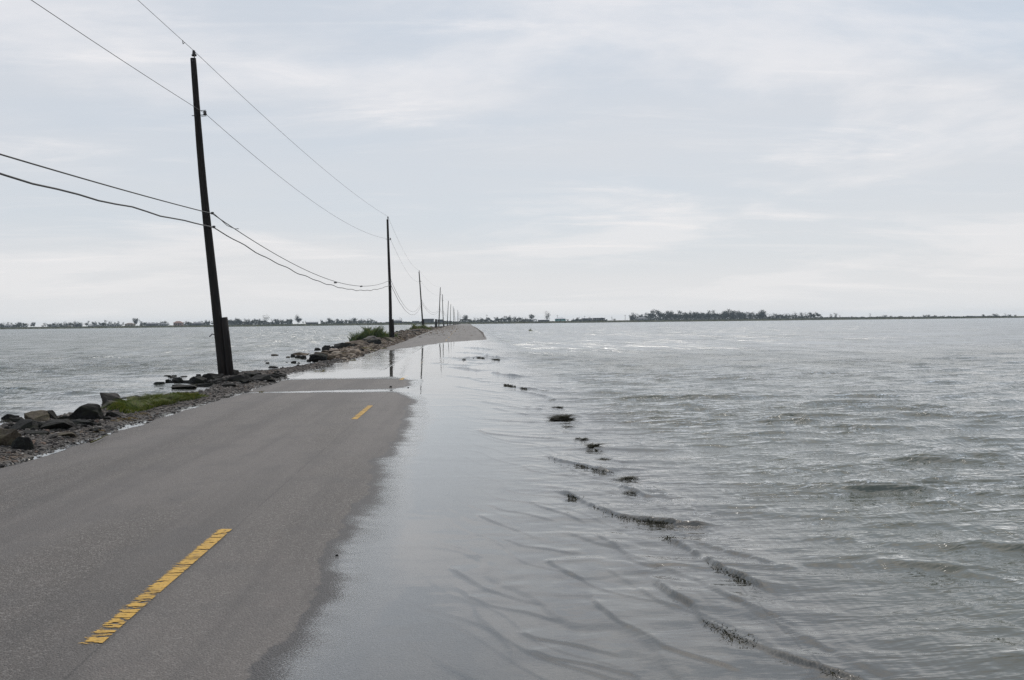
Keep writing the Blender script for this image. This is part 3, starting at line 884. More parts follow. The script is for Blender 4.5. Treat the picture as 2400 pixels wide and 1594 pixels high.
# smaller dark stones filling the gaps between the boulders of the near shore
FILL = []
for (x0, x1, ya, yb, m_) in ((0, 240, 985, 1012, 34), (370, 660, 886, 908, 40)):
    for _ in range(m_):
        px = rg.uniform(x0, x1)
        py = (ya + (yb - ya) * rg.random()) - (px - x0) / (x1 - x0) * (12 if x0 else -2)
        o = rock(px, py, rg.uniform(9, 26), rg.uniform(4, 9), rg.choice(('black', 'black', 'dark', 'dark', 'grey')), 'fill', name='small_rock', group='small stones between the near boulders' if x0 == 0 else 'small stones round the nearest pole')
        FILL.append((x0, px, o))
for x0, wh in ((0, 'between the near boulders'), (370, 'by the nearest pole foot')):
    for i, (_, px, o) in enumerate(sorted([f for f in FILL if f[0] == x0], key=lambda q: q[1])):
        o['label'] = 'small dark stone wedged ' + wh + ', ' + ORDW[i] + ' from the left'
# little stones lying on the road and in the flood
for px, py, wq, hq, key, lab in [(790, 1303, 9, 3, 'black', 'tiny black stone lying at the edge of the flood on the near road'),
                                 (915, 909, 8, 5, 'black', 'small dark stone standing in the puddle across the road'),
                                 (957, 909, 5, 2, 'black', 'tiny dark stone in the flood right of the puddle stone')]:
    rock(px, py, wq, hq, key, lab, z=0.0, name='pebble')


# ------------------------------------------------------------------ gravel of the shoulder
def pebbles(name, pts, sizes, cols, label, parent=None):
    t = (1 + 5 ** 0.5) / 2
    ico = np.array([(-1, t, 0), (1, t, 0), (-1, -t, 0), (1, -t, 0), (0, -1, t), (0, 1, t), (0, -1, -t), (0, 1, -t), (t, 0, -1), (t, 0, 1), (-t, 0, -1), (-t, 0, 1)], float)
    ico /= np.linalg.norm(ico[0])
    fc = np.array([(0, 11, 5), (0, 5, 1), (0, 1, 7), (0, 7, 10), (0, 10, 11), (1, 5, 9), (5, 11, 4), (11, 10, 2), (10, 7, 6), (7, 1, 8), (3, 9, 4), (3, 4, 2), (3, 2, 6), (3, 6, 8), (3, 8, 9), (4, 9, 5), (2, 4, 11), (6, 2, 10), (8, 6, 7), (9, 8, 1)])
    n = len(pts)
    rg = np.random.default_rng(3)
    jit = 1 + rg.uniform(-.28, .28, (n, 12, 1))
    loc = ico[None] * jit
    sc = sizes[:, None, None] * np.stack([rg.uniform(.8, 1.5, n), rg.uniform(.7, 1.1, n), rg.uniform(.35, .7, n)], -1)[:, None, :]
    loc = loc * sc
    a = rg.uniform(0, 6.28, n); ca, sa = np.cos(a)[:, None], np.sin(a)[:, None]
    tl = rg.uniform(-.4, .4, n)[:, None]
    x = loc[..., 0] * ca - loc[..., 1] * sa; y = loc[..., 0] * sa + loc[..., 1] * ca
    z = loc[..., 2] + tl * x
    V = np.stack([x, y, z], -1) + pts[:, None, :]
    Fc = (fc[None] + np.arange(n)[:, None, None] * 12).reshape(-1, 3)
    C = np.repeat(np.concatenate([cols, np.ones((n, 1))], 1)[:, None, :], 12, 1)
    o = np_mesh(name, V.reshape(-1, 3), Fc, M_PEB, parent, smooth=False, colors={'tint': C.reshape(-1, 4)})
    tag(o, label, 'gravel', kind='stuff')
    return o


M_PEB, t, b, out = principled('gravel_stones', 0.9, 0.3)
ca_ = t.n('ShaderNodeAttribute', {'attribute_name': 'tint'}).outputs['Color']
gz = t.n('ShaderNodeSeparateXYZ', None, Vector=t.n('ShaderNodeTexCoord').outputs['Object']).outputs[2]
wetp = t.ss(gz, 0.03, 0.0)
t.link(t.mix(t.math('MULTIPLY', wetp, 0.7), ca_, (0.02, 0.018, 0.015)), b.inputs['Base Color'])
t.link(t.math('SUBTRACT', 0.92, t.math('MULTIPLY', wetp, 0.5)), b.inputs['Roughness'])

rgn = np.random.default_rng(8)


def scatter(n, y0, y1, size, geo=True, over=0.15):
    y = y0 * np.exp(rgn.uniform(0, 1, n) * math.log(y1 / y0)) if geo else rgn.uniform(y0, y1, n)
    sx = shore_x(y)
    x = ROAD_L + 0.02 - rgn.uniform(0, 1, n) ** 0.85 * (ROAD_L - sx + over)
    z = ground_z(x, y)
    s = size * rgn.lognormal(0, 0.42, n)
    return np.stack([x, y, z + s * 0.15], -1), s


def tints(n, palette, w_=None):
    p = np.array(palette)
    return p[rgn.choice(len(p), n, p=w_)] * rgn.uniform(0.65, 1.3, (n, 1))


PAL = [(0.105, 0.094, 0.085), (0.15, 0.135, 0.12), (0.065, 0.057, 0.05), (0.20, 0.175, 0.155), (0.035, 0.03, 0.027), (0.15, 0.105, 0.08), (0.36, 0.33, 0.29)]
WP = [.27, .2, .23, .08, .16, .04, .02]
pt, sz = scatter(20000, 9.0, 48, 0.0175)
pebbles('gravel', pt, sz, tints(len(pt), PAL, WP), 'loose grey and brown gravel covering the left road shoulder')
PAL2 = [(0.15, 0.113, 0.082), (0.10, 0.069, 0.046), (0.20, 0.155, 0.112), (0.06, 0.043, 0.03), (0.28, 0.23, 0.18)]
pt, sz = scatter(7000, 46, 300, 0.075)
pebbles('rubble_gravel', pt, sz, tints(len(pt), PAL2), 'brown rubble and broken shell covering the far causeway bank')
# pale litter washed over the far road
n = 1300
y = rgn.uniform(112, 330, n); x = ROAD_L + 0.2 + np.abs(rgn.normal(0, 1.5, n)) * 1.0
x = np.where(rgn.uniform(0, 1, n) < 0.22, rgn.uniform(ROAD_L, ROAD_R, n), np.minimum(x, ROAD_R - .2))
z = road_z(x, y, False)
pebbles('washed_up_litter', np.stack([x, y, z + 0.02], -1), 0.045 * rgn.lognormal(0, .5, n),
        tints(n, [(0.45, 0.40, 0.34), (0.28, 0.21, 0.15), (0.22, 0.13, 0.07), (0.5, 0.47, 0.42)]), 'pale shells and litter strewn over the far dry road')


# ------------------------------------------------------------------ grass
def blade_mat(name, a, b_, c):
    m, t, b, out = principled(name, 0.7, 0.3)
    g = t.n('ShaderNodeTexCoord').outputs['Object']
    rnd = t.n('ShaderNodeAttribute', {'attribute_name': 'rnd'}).outputs['Fac']
    col = t.mix(t.ss(rnd, 0.1, 0.75), a, b_)
    col = t.mix(t.ss(rnd, 0.8, 0.95), col, c)
    t.link(col, b.inputs['Base Color'])
    tl = t.n('ShaderNodeBsdfTranslucent', None, Color=col)
    mx = t.n('ShaderNodeMixShader', None, _0=0.3, _1=b.outputs[0], _2=tl.outputs[0])
    t.link(mx.outputs[0], out.inputs[0])
    return m


M_GRASS = blade_mat('salt_grass', (0.05, 0.075, 0.012), (0.145, 0.18, 0.030), (0.26, 0.21, 0.08))
M_GRASS_D = blade_mat('tall_shore_grass', (0.05, 0.082, 0.020), (0.105, 0.15, 0.042), (0.21, 0.19, 0.07))
M_GRASS_B = blade_mat('dry_weed', (0.15, 0.095, 0.035), (0.23, 0.155, 0.06), (0.16, 0.16, 0.05))
M_GRASS_Y = blade_mat('yellow_green_weed', (0.09, 0.085, 0.02), (0.16, 0.14, 0.04), (0.22, 0.17, 0.07))


def blades(name, pts, hs, wd, lean, mat, parent=None, seed=1):
    """each blade is two tapered quads bending over"""
    rg = np.random.default_rng(seed)
    n = len(pts)
    a = rg.uniform(0, 6.283, n); b2 = rg.uniform(0, 6.283, n)
    L = rg.uniform(0.2, 1.0, n) * lean
    hx, hy = np.cos(a), np.sin(a)
    sx, sy = np.cos(b2) * wd * 0.5, np.sin(b2) * wd * 0.5
    rows = []
    for f, wf in ((0, 1.0), (0.55, 0.8), (1.0, 0.12)):
        cx = pts[:, 0] + hx * L * hs * f * f; cy = pts[:, 1] + hy * L * hs * f * f
        cz = pts[:, 2] + hs * f * (1 - 0.25 * L * f)
        rows += [np.stack([cx - sx * wf, cy - sy * wf, cz], -1), np.stack([cx + sx * wf, cy + sy * wf, cz], -1)]
    V = np.stack(rows, 1).reshape(-1, 3)
    q = np.array([(0, 1, 3, 2), (2, 3, 5, 4)])
    Q = (q[None] + np.arange(n)[:, None, None] * 6).reshape(-1, 4)
    return np_mesh(name, V, Q, mat, parent, smooth=False, attrs={'rnd': np.repeat(rg.uniform(0, 1, n), 6)})


def tuft(name, cx, cy, rx, ry, n, h, wd, mat, label, lean=0.8, rot=0.0, z=None, seed=1, dome=0.5, group=None):
    rg = np.random.default_rng(seed)
    r = np.sqrt(rg.uniform(0, 1, n)); th = rg.uniform(0, 6.283, n)
    r = r * (1 + 0.25 * np.sin(3 * th + seed) + 0.15 * np.sin(7 * th))
    ux, uy = r * np.cos(th) * rx, r * np.sin(th) * ry
    x = cx + ux * math.cos(rot) - uy * math.sin(rot); y = cy + ux * math.sin(rot) + uy * math.cos(rot)
    zz = ground_z(x, y) if z is None else np.full(n, z)
    zz = np.maximum(zz, -0.05) - 0.01
    hs = h * (1 - dome * r ** 2) * rg.uniform(0.55, 1.1, n) * (0.45 + 1.1 * np.abs(vnoise(x * 2.6 / min(max(ry, .3), 1.2), y * 2.6 / min(max(ry, .3), 1.2), seed)))
    pts = np.stack([x, y, zz], -1)
    o = blades(name, pts, hs, wd, lean, mat, seed=seed)
    return tag(o, label, 'grass', group)


pa, pb = P(262, 968, 0.04), P(432, 932, 0.04)
pm = (pa + pb) / 2
tuft('grass_patch', pm.x, pm.y, 2.0, 0.55, 11000, 0.20, 0.012, M_GRASS, 'bright green low grass patch on the near shoulder beside the tilted slab', 1.0,
     math.atan2(pb.y - pa.y, pb.x - pa.x), seed=3, dome=0.35)
GB = 'grass clumps on the causeway bank'
tuft('shore_grass', -8.55, 83.0, 0.95, 1.5, 2000, 1.15, 0.04, M_GRASS_D, 'bushy dark green grass clump left of the second pole', 0.55, seed=4, group=GB)
tuft('shore_grass', -7.65, 85.5, 1.05, 1.6, 2000, 0.95, 0.04, M_GRASS_D, 'lower dark green grass clump between the bushy one and the second pole', 0.65, seed=5, group=GB)
tuft('shore_grass', -6.55, 92.0, 0.3, 0.6, 200, 0.5, 0.03, M_GRASS_D, 'small grass tuft at the right foot of the second pole', 0.6, seed=6, group=GB)
tuft('shore_grass', -9.4, 172.0, 1.15, 2.2, 1200, 1.0, 0.05, M_GRASS, 'rounded yellow green grass clump left of the third pole', 0.6, seed=7, group=GB)
tuft('shore_grass', -7.9, 180.0, 1.3, 2.0, 1200, 0.85, 0.05, M_GRASS, 'green grass clump round the foot of the third pole', 0.6, seed=8, group=GB)
p = P(1243, 776, 0)
tuft('marsh_grass', p.x, p.y, 0.32, 0.6, 110, 0.6, 0.035, M_GRASS, 'lone grass tuft standing in the open lagoon right of the road', 0.6, z=-0.05, seed=9)
GW = 'low weeds on the gravel shoulder'
for px, py, wpx, n, h, mat, lab, sd in [
    (288, 984, 60, 900, 0.06, M_GRASS_B, 'orange brown weed mat on gravel below the grass patch', 21),
    (228, 1010, 40, 300, 0.05, M_GRASS_B, 'small brown weed patch on gravel near the road edge', 22),
    (175, 1050, 30, 200, 0.04, M_GRASS_B, 'reddish brown weed sprig at the road edge, nearest to the camera', 23),
    (606, 917, 24, 200, 0.10, M_GRASS_Y, 'yellowish weed tuft at the road edge where the puddle starts', 24),
    (750, 868, 44, 500, 0.12, M_GRASS_Y, 'yellow green weed strip at the road edge beyond the puddle', 25),
    (826, 843, 18, 250, 0.14, M_GRASS_Y, 'yellow green weed tuft at the flooded road edge by the pink slabs', 26),
    (800, 835, 60, 900, 0.13, M_GRASS_Y, 'olive weed mat over the rubble below the pink slabs', 27),
    (700, 878, 40, 300, 0.07, M_GRASS_B, 'brown weed mat on the gravel right of the pole group', 29),
    (860, 822, 40, 500, 0.16, M_GRASS_Y, 'olive weed mat on rubble right of the long pinkish slab', 30),
    (935, 800, 30, 500, 0.22, M_GRASS_B, 'brown dry weeds on the bank below the second pole', 31),
    (330, 972, 40, 300, 0.05, M_GRASS_B, 'brown weed sprigs on gravel below the right half of the grass patch', 32),
    (900, 817, 20, 300, 0.18, M_GRASS_Y, 'olive weed tuft at the road edge where the far asphalt begins', 28)]:
    q = P(px, py, 0.03)
    W = wpx * q.y / FPX
    tuft('shoulder_weed', q.x, q.y + W * 0.3, W * 0.42, W * 0.8, n, h, 0.012 + q.y * 0.0003, mat, lab, 1.1, seed=sd, group=GW)
# a washed-up stalk by the road edge
q0, q1 = P(212, 1042, 0.02), P(262, 1024, 0.02)
n = 10
vv = []; ff = []
for i in range(n + 1):
    f = i / n
    c = q0.lerp(q1, f) + Vector((0.03 * math.sin(f * 5), 0, 0.03 + 0.02 * math.sin(f * 3)))
    for k in range(5):
        a = k * 6.283 / 5
        rr = 0.012 * (1 - 0.6 * f)
        vv.append(c + Vector((math.cos(a) * rr, 0, math.sin(a) * rr)))
    if i:
        for k in range(5):
            ff.append(((i - 1) * 5 + k, (i - 1) * 5 + (k + 1) % 5, i * 5 + (k + 1) % 5, i * 5 + k))
tag(mesh('reed_stalk', vv, ff, M_GRASS_Y, smooth=True), 'yellow green reed stalk lying along the left road edge', 'stalk')

# ------------------------------------------------------------------ seaweed and broken edge in the flood
M_WEED = blade_mat('wet_seaweed', (0.012, 0.013, 0.007), (0.035, 0.036, 0.02), (0.07, 0.065, 0.03))
GS = 'weed clumps along the drowned road edge'
for px, py, wpx, hpx, n, lab, sd in [
    (1306, 957, 24, 8, 260, 'small green black weed clump, farthest along the drowned road edge', 31),
    (1316, 985, 50, 22, 900, 'largest dark weed clump at the drowned road edge', 32),
    (1366, 1030, 36, 7, 350, 'thin flat weed streak between the largest and the upright clump', 33),
    (1392, 1050, 16, 16, 300, 'small upright black weed clump at the drowned road edge', 34),
    (1412, 1055, 30, 8, 350, 'low black weed clump right beside the upright one', 35),
    (1422, 1080, 44, 8, 350, 'weed streak below the upright clump at the drowned edge', 36),
    (1468, 1124, 52, 15, 900, 'rounded dark weed clump, nearest of the drowned road edge', 37),
    (1484, 1158, 50, 8, 350, 'olive weed streak just nearer than the rounded dark clump', 38),
    (1296, 940, 20, 6, 160, 'tiny weed wisp just beyond the small green black clump', 40),
    (1334, 1002, 30, 7, 260, 'flat weed scrap just nearer than the largest clump', 41),
    (1350, 1016, 18, 6, 180, 'small weed scrap before the thin flat streak', 42),
    (1440, 1098, 30, 6, 220, 'low weed scrap behind the rounded dark clump', 43),
    (1278, 918, 22, 5, 140, 'farthest weed wisp on the drowned road edge', 45),
    (1690, 1336, 46, 9, 260, 'dark weed line riding the nearest breaking ripple', 46),
    (1790, 1366, 40, 12, 200, 'dark weed shreds tossed in the nearest breaking ripple', 39)]:
    q = P(px, py, 0.0)
    W, Hh = 1.0 * wpx * q.y / FPX, 1.0 * hpx * q.y / FPX
    o = tuft('weed_clump', q.x, q.y + 0.10 * W, W * 0.5, W * 0.34 + 0.06, int(n * 1.7), Hh * 0.9 + 0.02, 0.010, M_WEED, lab, 2.2, z=-0.005, seed=sd, dome=0.5, group=GS)
    o['category'] = 'seaweed'
    me = RAW[sd % 12].copy()
    me.materials.append(ROCKM['black'])
    r_ = bpy.data.objects.new('weed_root_mass', me)
    COL.objects.link(r_)
    r_.parent = o
    r_.location = (q.x, q.y + 0.10 * W, -0.01)
    r_.scale = (W * 0.4, W * 0.28, Hh * 0.4 + 0.02)


# dark blades added along the fronts for their dark, speckled water faces
for pl, n, lab, sd in [([(1330, 1163), (1383, 1186), (1454, 1217), (1510, 1225), (1556, 1230)], 620, 'thin dark weed strand riding the longest curved ripple', 51),
                       ([(1560, 1264), (1612, 1288), (1675, 1332), (1720, 1355), (1777, 1377)], 420, 'broken weed strand on the ripple at the right picture half', 52),
                       ([(1560, 1392), (1631, 1430), (1653, 1464), (1742, 1508), (1850, 1548), (1985, 1592)], 620, 'long dark weed strand along the nearest wave, bottom right', 53),
                       ([(1290, 1076), (1350, 1093), (1400, 1106), (1440, 1112)], 260, 'short weed strand on the ripple behind the rounded dark clump', 54),
                       ([(1180, 903), (1230, 913), (1268, 916)], 140, 'far weed strand where the wavelets meet the drowned edge', 55),
                       ([(1085, 844), (1120, 839), (1178, 846)], 140, 'farthest weed strand on the wavelets before the dry road', 56)]:
    rg_ = np.random.default_rng(sd)
    pp = np.array([(P(*q_).x, P(*q_).y) for q_ in pl])
    s_ = np.concatenate([[0], np.cumsum(np.hypot(*np.diff(pp, axis=0).T))])
    n *= 3
    f_ = rg_.uniform(0, 1, n) * s_[-1]
    keep = vnoise(f_ * 2.4, f_ * 0 + sd, sd) + rg_.uniform(-.4, .4, n) > 0.0
    f_ = f_[keep]
    m_ = len(f_)
    x = np.interp(f_, s_, pp[:, 0]) + rg_.normal(0, 0.022, m_) + 0.02
    y = np.interp(f_, s_, pp[:, 1]) + rg_.normal(0, 0.03, m_)
    ym = float(np.median(y))
    o = blades('dark_front_blades', np.stack([x, y, 0.004 + rg_.uniform(0, 0.008, m_)], -1), rg_.uniform(0.005, 0.016, m_) * (1 + ym / 9), 0.0032 + ym * 0.0006, 2.4, M_WEED, seed=sd)
    tag(o, lab, 'seaweed', GS, kind='stuff')

# ------------------------------------------------------------------ poles
def tube(name, pts, radii, mat, parent=None, seg=10, smooth=True, cap=True):
    pts = [Vector(p) for p in pts]
    vv, ff = [], []
    up0 = Vector((0.123, 0.981, 0.15)).normalized()
    for i, c in enumerate(pts):
        d = (pts[min(i + 1, len(pts) - 1)] - pts[max(i - 1, 0)]).normalized()
        a = d.cross(up0)
        if a.length < 1e-3:
            a = d.cross(Vector((1, 0, 0)))
        a.normalize(); bb = d.cross(a)
        r = radii[i] if hasattr(radii, '__len__') else radii
        for k in range(seg):
            t_ = k * 2 * math.pi / seg
            vv.append(c + (a * math.cos(t_) + bb * math.sin(t_)) * r)
        if i:
            for k in range(seg):
                ff.append(((i - 1) * seg + k, (i - 1) * seg + (k + 1) % seg, i * seg + (k + 1) % seg, i * seg + k))
    if cap:
        ff.append(tuple(range(seg))[::-1])
        ff.append(tuple(range((len(pts) - 1) * seg, len(pts) * seg)))
    return mesh(name, vv, ff, mat, parent, smooth)


def lathe(name, prof, mat, parent, loc, seg=12, axis='Z'):
    vv, ff = [], []
    for i, (r, h) in enumerate(prof):
        for k in range(seg):
            a = k * 2 * math.pi / seg
            v = Vector((r * math.cos(a), r * math.sin(a), h)) if axis == 'Z' else Vector((h, r * math.cos(a), r * math.sin(a)))
            vv.append(v + Vector(loc))
        if i:
            for k in range(seg):
                ff.append(((i - 1) * seg + k, (i - 1) * seg + (k + 1) % seg, i * seg + (k + 1) % seg, i * seg + k))
    ff.append(tuple(range(seg))[::-1]); ff.append(tuple(range((len(prof) - 1) * seg, len(prof) * seg)))
    return mesh(name, vv, ff, mat, parent, True)


POLES = []


def make_pole(base, top, label, detail, stub, seed, mat, rad=(0.155, 0.088), stub_side=1):
    base, top = Vector(base), Vector(top)
    d = top - base
    Lp = d.length
    root = empty('utility_pole', base)
    root.rotation_mode = 'QUATERNION'
    root.rotation_quaternion = Vector((0, 0, 1)).rotation_difference(d.normalized())
    tag(root, label, 'utility pole', 'utility poles along the causeway')
    rg = random.Random(seed)
    n = 26 if detail > 1 else 9
    pts, rr = [], []
    for i in range(n):
        f = i / (n - 1)
        bow = (math.sin(f * math.pi) * 0.05 + 0.015 * math.sin(f * 7 + seed)) if detail else 0
        pts.append((bow * math.cos(seed), bow * 0.4, -0.5 * (1 - f) * (i == 0) + f * Lp))
        rr.append((rad[0] + (rad[1] - rad[0]) * f) * (1 + rg.uniform(-.02, .02)))
    tube('pole_shaft', pts, rr, mat, root, 14 if detail > 1 else 8)
    if stub:
        s0 = stub_side * (rad[0] + 0.075)
        sh = stub
        rs = 0.105
        tube('stub_post', [(s0 + 0.02, -0.10, -0.4), (s0 + 0.012, -0.09, sh * 0.5), (s0 - 0.01, -0.07, sh)], [rs * 1.08, rs, rs * 0.95], mat, root, 12 if detail > 1 else 7, smooth=True)
    if detail:
        # top pin and its bell insulator
        tube('insulator_pin', [(rad[1] * 0.5, 0, Lp - 0.25), (rad[1] * 0.55, 0, Lp + 0.12)], 0.016, M_METAL, root, 6)
        lathe('top_insulator', [(0.03, Lp + 0.06), (0.075, Lp + 0.07), (0.085, Lp + 0.11), (0.05, Lp + 0.13), (0.06, Lp + 0.17), (0.035, Lp + 0.19), (0.05, Lp + 0.22), (0.03, Lp + 0.25)], M_PORC, root, (rad[1] * 0.55, 0, 0), 10)
        zb = Lp - 1.72
        rb = rad[0] + (rad[1] - rad[0]) * zb / Lp
        tube('through_bolt', [(-rb - 0.10, 0, zb - 0.05), (rb + 0.14, 0, zb - 0.05)], 0.012, M_METAL, root, 6)
        lathe('side_insulator', [(0.02, zb - 0.07), (0.055, zb - 0.06), (0.06, zb - 0.02), (0.035, zb), (0.06, zb + 0.03), (0.05, zb + 0.06), (0.02, zb + 0.07)], M_PORC, root, (rb + 0.11, 0, 0), 10)
        br = bmesh.new()
        for zz in (zb - 0.09, zb + 0.09):
            r_ = bmesh.ops.create_cube(br, size=1.0, matrix=Matrix.Translation((rb + 0.07, 0, zz)) @ Matrix.Diagonal((0.16, 0.035, 0.012, 1)))
        me = bpy.data.meshes.new('side_bracket'); br.to_mesh(me); br.free()
        obj('side_bracket', me, M_METAL, root)
        for zc in (5.05, 4.62):
            rc = rad[0] + (rad[1] - rad[0]) * zc / Lp
            br = bmesh.new()
            bmesh.ops.create_cube(br, size=1.0, matrix=Matrix.Translation((rc + 0.03, -0.03, zc)) @ Matrix.Diagonal((0.09, 0.10, 0.07, 1)))
            bmesh.ops.bevel(br, geom=list(br.edges), offset=0.012, segments=2, affect='EDGES')
            me = bpy.data.meshes.new('cable_clamp'); br.to_mesh(me); br.free()
            obj('cable_clamp', me, M_METAL, root)
    if detail > 1:
        tube('bolt_hook', [(-rad[0] + 0.02, 0, 1.26), (-rad[0] - 0.06, -0.01, 1.30), (-rad[0] - 0.11, -0.01, 1.25), (-rad[0] - 0.16, -0.01, 1.22)], 0.016, M_METAL, root, 6)
        tube('splinter', [(-rad[0] * 0.75, 0, 5.6), (-rad[0] * 0.95, 0, 5.68), (-rad[0] * 1.02, 0, 5.8)], [0.02, 0.01, 0.003], mat, root, 5)
    POLES.append((root, base, d.normalized(), Lp, rad))
    return root


def on_pole(i, h, side=0.0):
    root, base, d, Lp, rad = POLES[i]
    return base + d * h + Vector((side, 0, 0))


# the pole behind the camera's left shoulder carries the near end of the wires
make_pole((-8.1, -45.0, 0.1), (-8.3, -45.0, 10.3), 'dark utility pole on the bank behind the viewpoint', 1, 1.8, 40, M_POLE)
b1 = P(523, 878, 0.10); t1 = PY(452, 137, b1.y)
make_pole(b1, t1, 'nearest and tallest dark utility pole, leaning left, with a stub post at its foot', 2, 1.78, 41, M_POLE)
ORD = ['second nearest utility pole, beside the bushy grass clumps', 'third utility pole, leaning left beside the yellow green grass',
       'fourth utility pole, thin and leaning right', 'fifth utility pole, just right of the fourth', 'sixth utility pole, leaning right',
       'seventh utility pole down the causeway', 'eighth utility pole down the causeway', 'ninth utility pole, leaning left close to the eighth',
       'tenth utility pole, far down the causeway', 'eleventh utility pole, very thin beside the tenth', 'last utility pole where the causeway meets the far shore']
for i, (bx, tx, by, ty, Y, st, sd_) in enumerate([
    (915.5, 908, 787, 514, 89.7, 1.6, 1), (991, 982, 770, 637, 185, 1.65, 1), (1028.5, 1032, 767, 675, 266, 0, 1), (1039.5, 1037, 767, 691, 322, 1.2, 1),
    (1048, 1051, 765, 705, 408, 1.6, 1), (1055, 1056.6, 764, 713, 480, 2.4, -1), (1064, 1062, 763, 718, 544, 1.8, -1), (1067.5, 1064, 763, 723, 612, 1.8, 1),
    (1071.5, 1073, 762, 726, 661, 1.8, 1), (1074.5, 1075.5, 762, 731, 765, 1.8, 1), (1078.5, 1078.5, 762, 739, 860, 0, 1)]):
    bb = PY(bx, by, Y)
    gz_ = float(ground_z(np.array([bb.x]), np.array([min(Y, 840)]))[0])
    bb.z = min(bb.z, max(gz_, 0.1))
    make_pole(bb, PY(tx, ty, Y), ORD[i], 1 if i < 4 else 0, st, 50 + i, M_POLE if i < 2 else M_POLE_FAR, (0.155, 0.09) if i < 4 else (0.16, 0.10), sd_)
# a stub post left standing alone
p = PY(1022, 767, 240)
gz_ = float(ground_z(np.array([p.x]), np.array([240.]))[0])
t_ = tube('stub_post', [(p.x, 240, gz_ - 0.4), (p.x, 240, gz_ + 1.1), (p.x + 0.02, 240, 1.66 - (748 - 755.7) * -240 / 2400 * -1 if False else gz_ + 2.0)], [0.27, 0.26, 0.25], M_POLE, None, 12)
tag(t_, 'short thick black stub post standing alone left of the fourth utility pole', 'post')


# ------------------------------------------------------------------ wires
def span_pts(a, b2, sag, n=60, wav=0.0, seed=0):
    out_ = []
    Ls = (b2 - a).length
    for i in range(n + 1):
        f = i / n
        p = a.lerp(b2, f) - Vector((0, 0, 4 * sag * f * (1 - f)))
        if wav:
            edge_ = min(1, f * 12, (1 - f) * 12)
            p.z += edge_ * wav * (math.sin(f * Ls * 1.55 + seed) + 0.6 * math.sin(f * Ls * 0.93 + seed * 2))
        out_.append(p)
    return out_


def wire(name, label, heights, sags, rad, cat, wav=0.0, last=6, side=None):
    P_ = []
    for i in range(last):
        def hh_(j):
            Lp = POLES[j][3]
            h = heights(j, Lp)
            return on_pole(j, h, side(j) if side else 0.0)
        a, b2 = hh_(i), hh_(i + 1)
        sg = sags[min(i, len(sags) - 1)]
        sp = span_pts(a, b2, sg, 70 if i < 2 else 30, wav if i < 3 else 0, i * 2.1)
        P_ += sp if i == 0 else sp[1:]
    o = tube(name, P_, rad, M_WIRE, None, 6)
    tag(o, label, cat, 'wires strung along the utility poles')
    return o, P_


hz = lambda j, L: (L + 0.24)
w1, p1 = wire('power_wire', 'topmost thin wire running over the pole tops', hz, [0.6, 0.42, 1.0, 0.8], 0.0075, 'wire', side=lambda j: 0.05)
w2, p2 = wire('power_wire', 'second thin wire on side insulators below the pole tops', lambda j, L: L - 1.72, [0.95, 0.85, 1.3, 1.0], 0.0075, 'wire', side=lambda j: 0.22)
w3, p3 = wire('cable', 'upper of the two thick sagging cables at mid pole height', lambda j, L: 5.05, [0.85, 1.27, 2.4, 1.7, .8], 0.015, 'cable', side=lambda j: 0.14)
w4, p4 = wire('cable', 'lower thick cable with a wavy sagging line', lambda j, L: 4.62, [0.72, 1.12, 2.4, 1.7, .8], 0.019, 'cable', wav=0.022, side=lambda j: 0.14)


def splice(pts, Y, length, r, drop):
    c = min(pts, key=lambda q: abs(q.y - Y))
    i = pts.index(c)
    dr = (pts[i + 1] - pts[i - 1]).normalized()
    a = c - dr * length / 2 - Vector((0, 0, drop)); b2 = c + dr * length / 2 - Vector((0, 0, drop * 0.3))
    mid = (a + b2) / 2
    tube('splice_case', [a, a.lerp(mid, .3), mid, mid.lerp(b2, .7), b2], [r * .3, r, r, r, r * .3], M_WIRE, w3, 8)


splice(p3, PY(778, 654, 58).y, 0.9, 0.05, 0.08)
splice(p3, 69.0, 1.0, 0.05, 0.02)
# slack loop of the upper cable beside the nearest pole
a0 = on_pole(1, 5.05, 0.16)
tube('slack_loop', [a0 + Vector((0.02, 0.1, 0.0)), a0 + Vector((0.1, 0.5, -0.12)), a0 + Vector((0.18, 1.1, -0.27)), a0 + Vector((0.24, 1.9, -0.30)), a0 + Vector((0.22, 2.6, -0.24)), a0 + Vector((0.1, 2.9, -0.20))], 0.011, M_WIRE, w3, 6)
# tie wire on the top line short of the nearest pole
c = min(p1, key=lambda q: abs(q.y - 31.2))
tube('line_clip', [c + Vector((-0.01, -0.1, 0.02)), c + Vector((-0.03, 0, -0.06)), c + Vector((0, 0.1, 0.01))], 0.012, M_METAL, w1, 5)
#SHORE#
# ------------------------------------------------------------------ far shore
SH = 835.0                                   # distance of the far waterline


def shore_line(x):
    return SH + 14 * vnoise(x * 0.006, x * 0 + 1, 81) + 5 * vnoise(x * 0.03, x * 0 + 1, 82)


M_LAND, t, b, out = principled('marsh_land', 0.95, 0.2)
g_ = t.n('ShaderNodeTexCoord').outputs['Object']
nl = t.noise(t.mapv(g_, (1, 0.4, 1)), 0.06, 5, 0.65)
t.link(t.mix(t.ss(nl, 0.35, 0.65), (0.060, 0.064, 0.026), (0.13, 0.118, 0.055)), b.inputs['Base Color'])
xs = np.linspace(-2400, 2400, 481)
off = np.array([-30, -6, 0, 2.5, 6, 14, 40, 120, 400, 1000, 2200.0])
hz_ = np.array([-1.3, -0.35, 0.0, 0.55, 0.95, 1.25, 1.4, 1.4, 1.5, 1.6, 1.6])
A, B = np.meshgrid(xs, off)
HZ = np.repeat(hz_[:, None], len(xs), 1)
far_h = 1.0 - 0.35 * sstep(A, 330, 420)
V = np.stack([A, shore_line(A) + B, np.where(HZ > 0, HZ * far_h + 0.12 * vnoise(A * 0.2, B * 0.2, 83) * (HZ > 0.3), HZ)], -1).reshape(-1, 3)
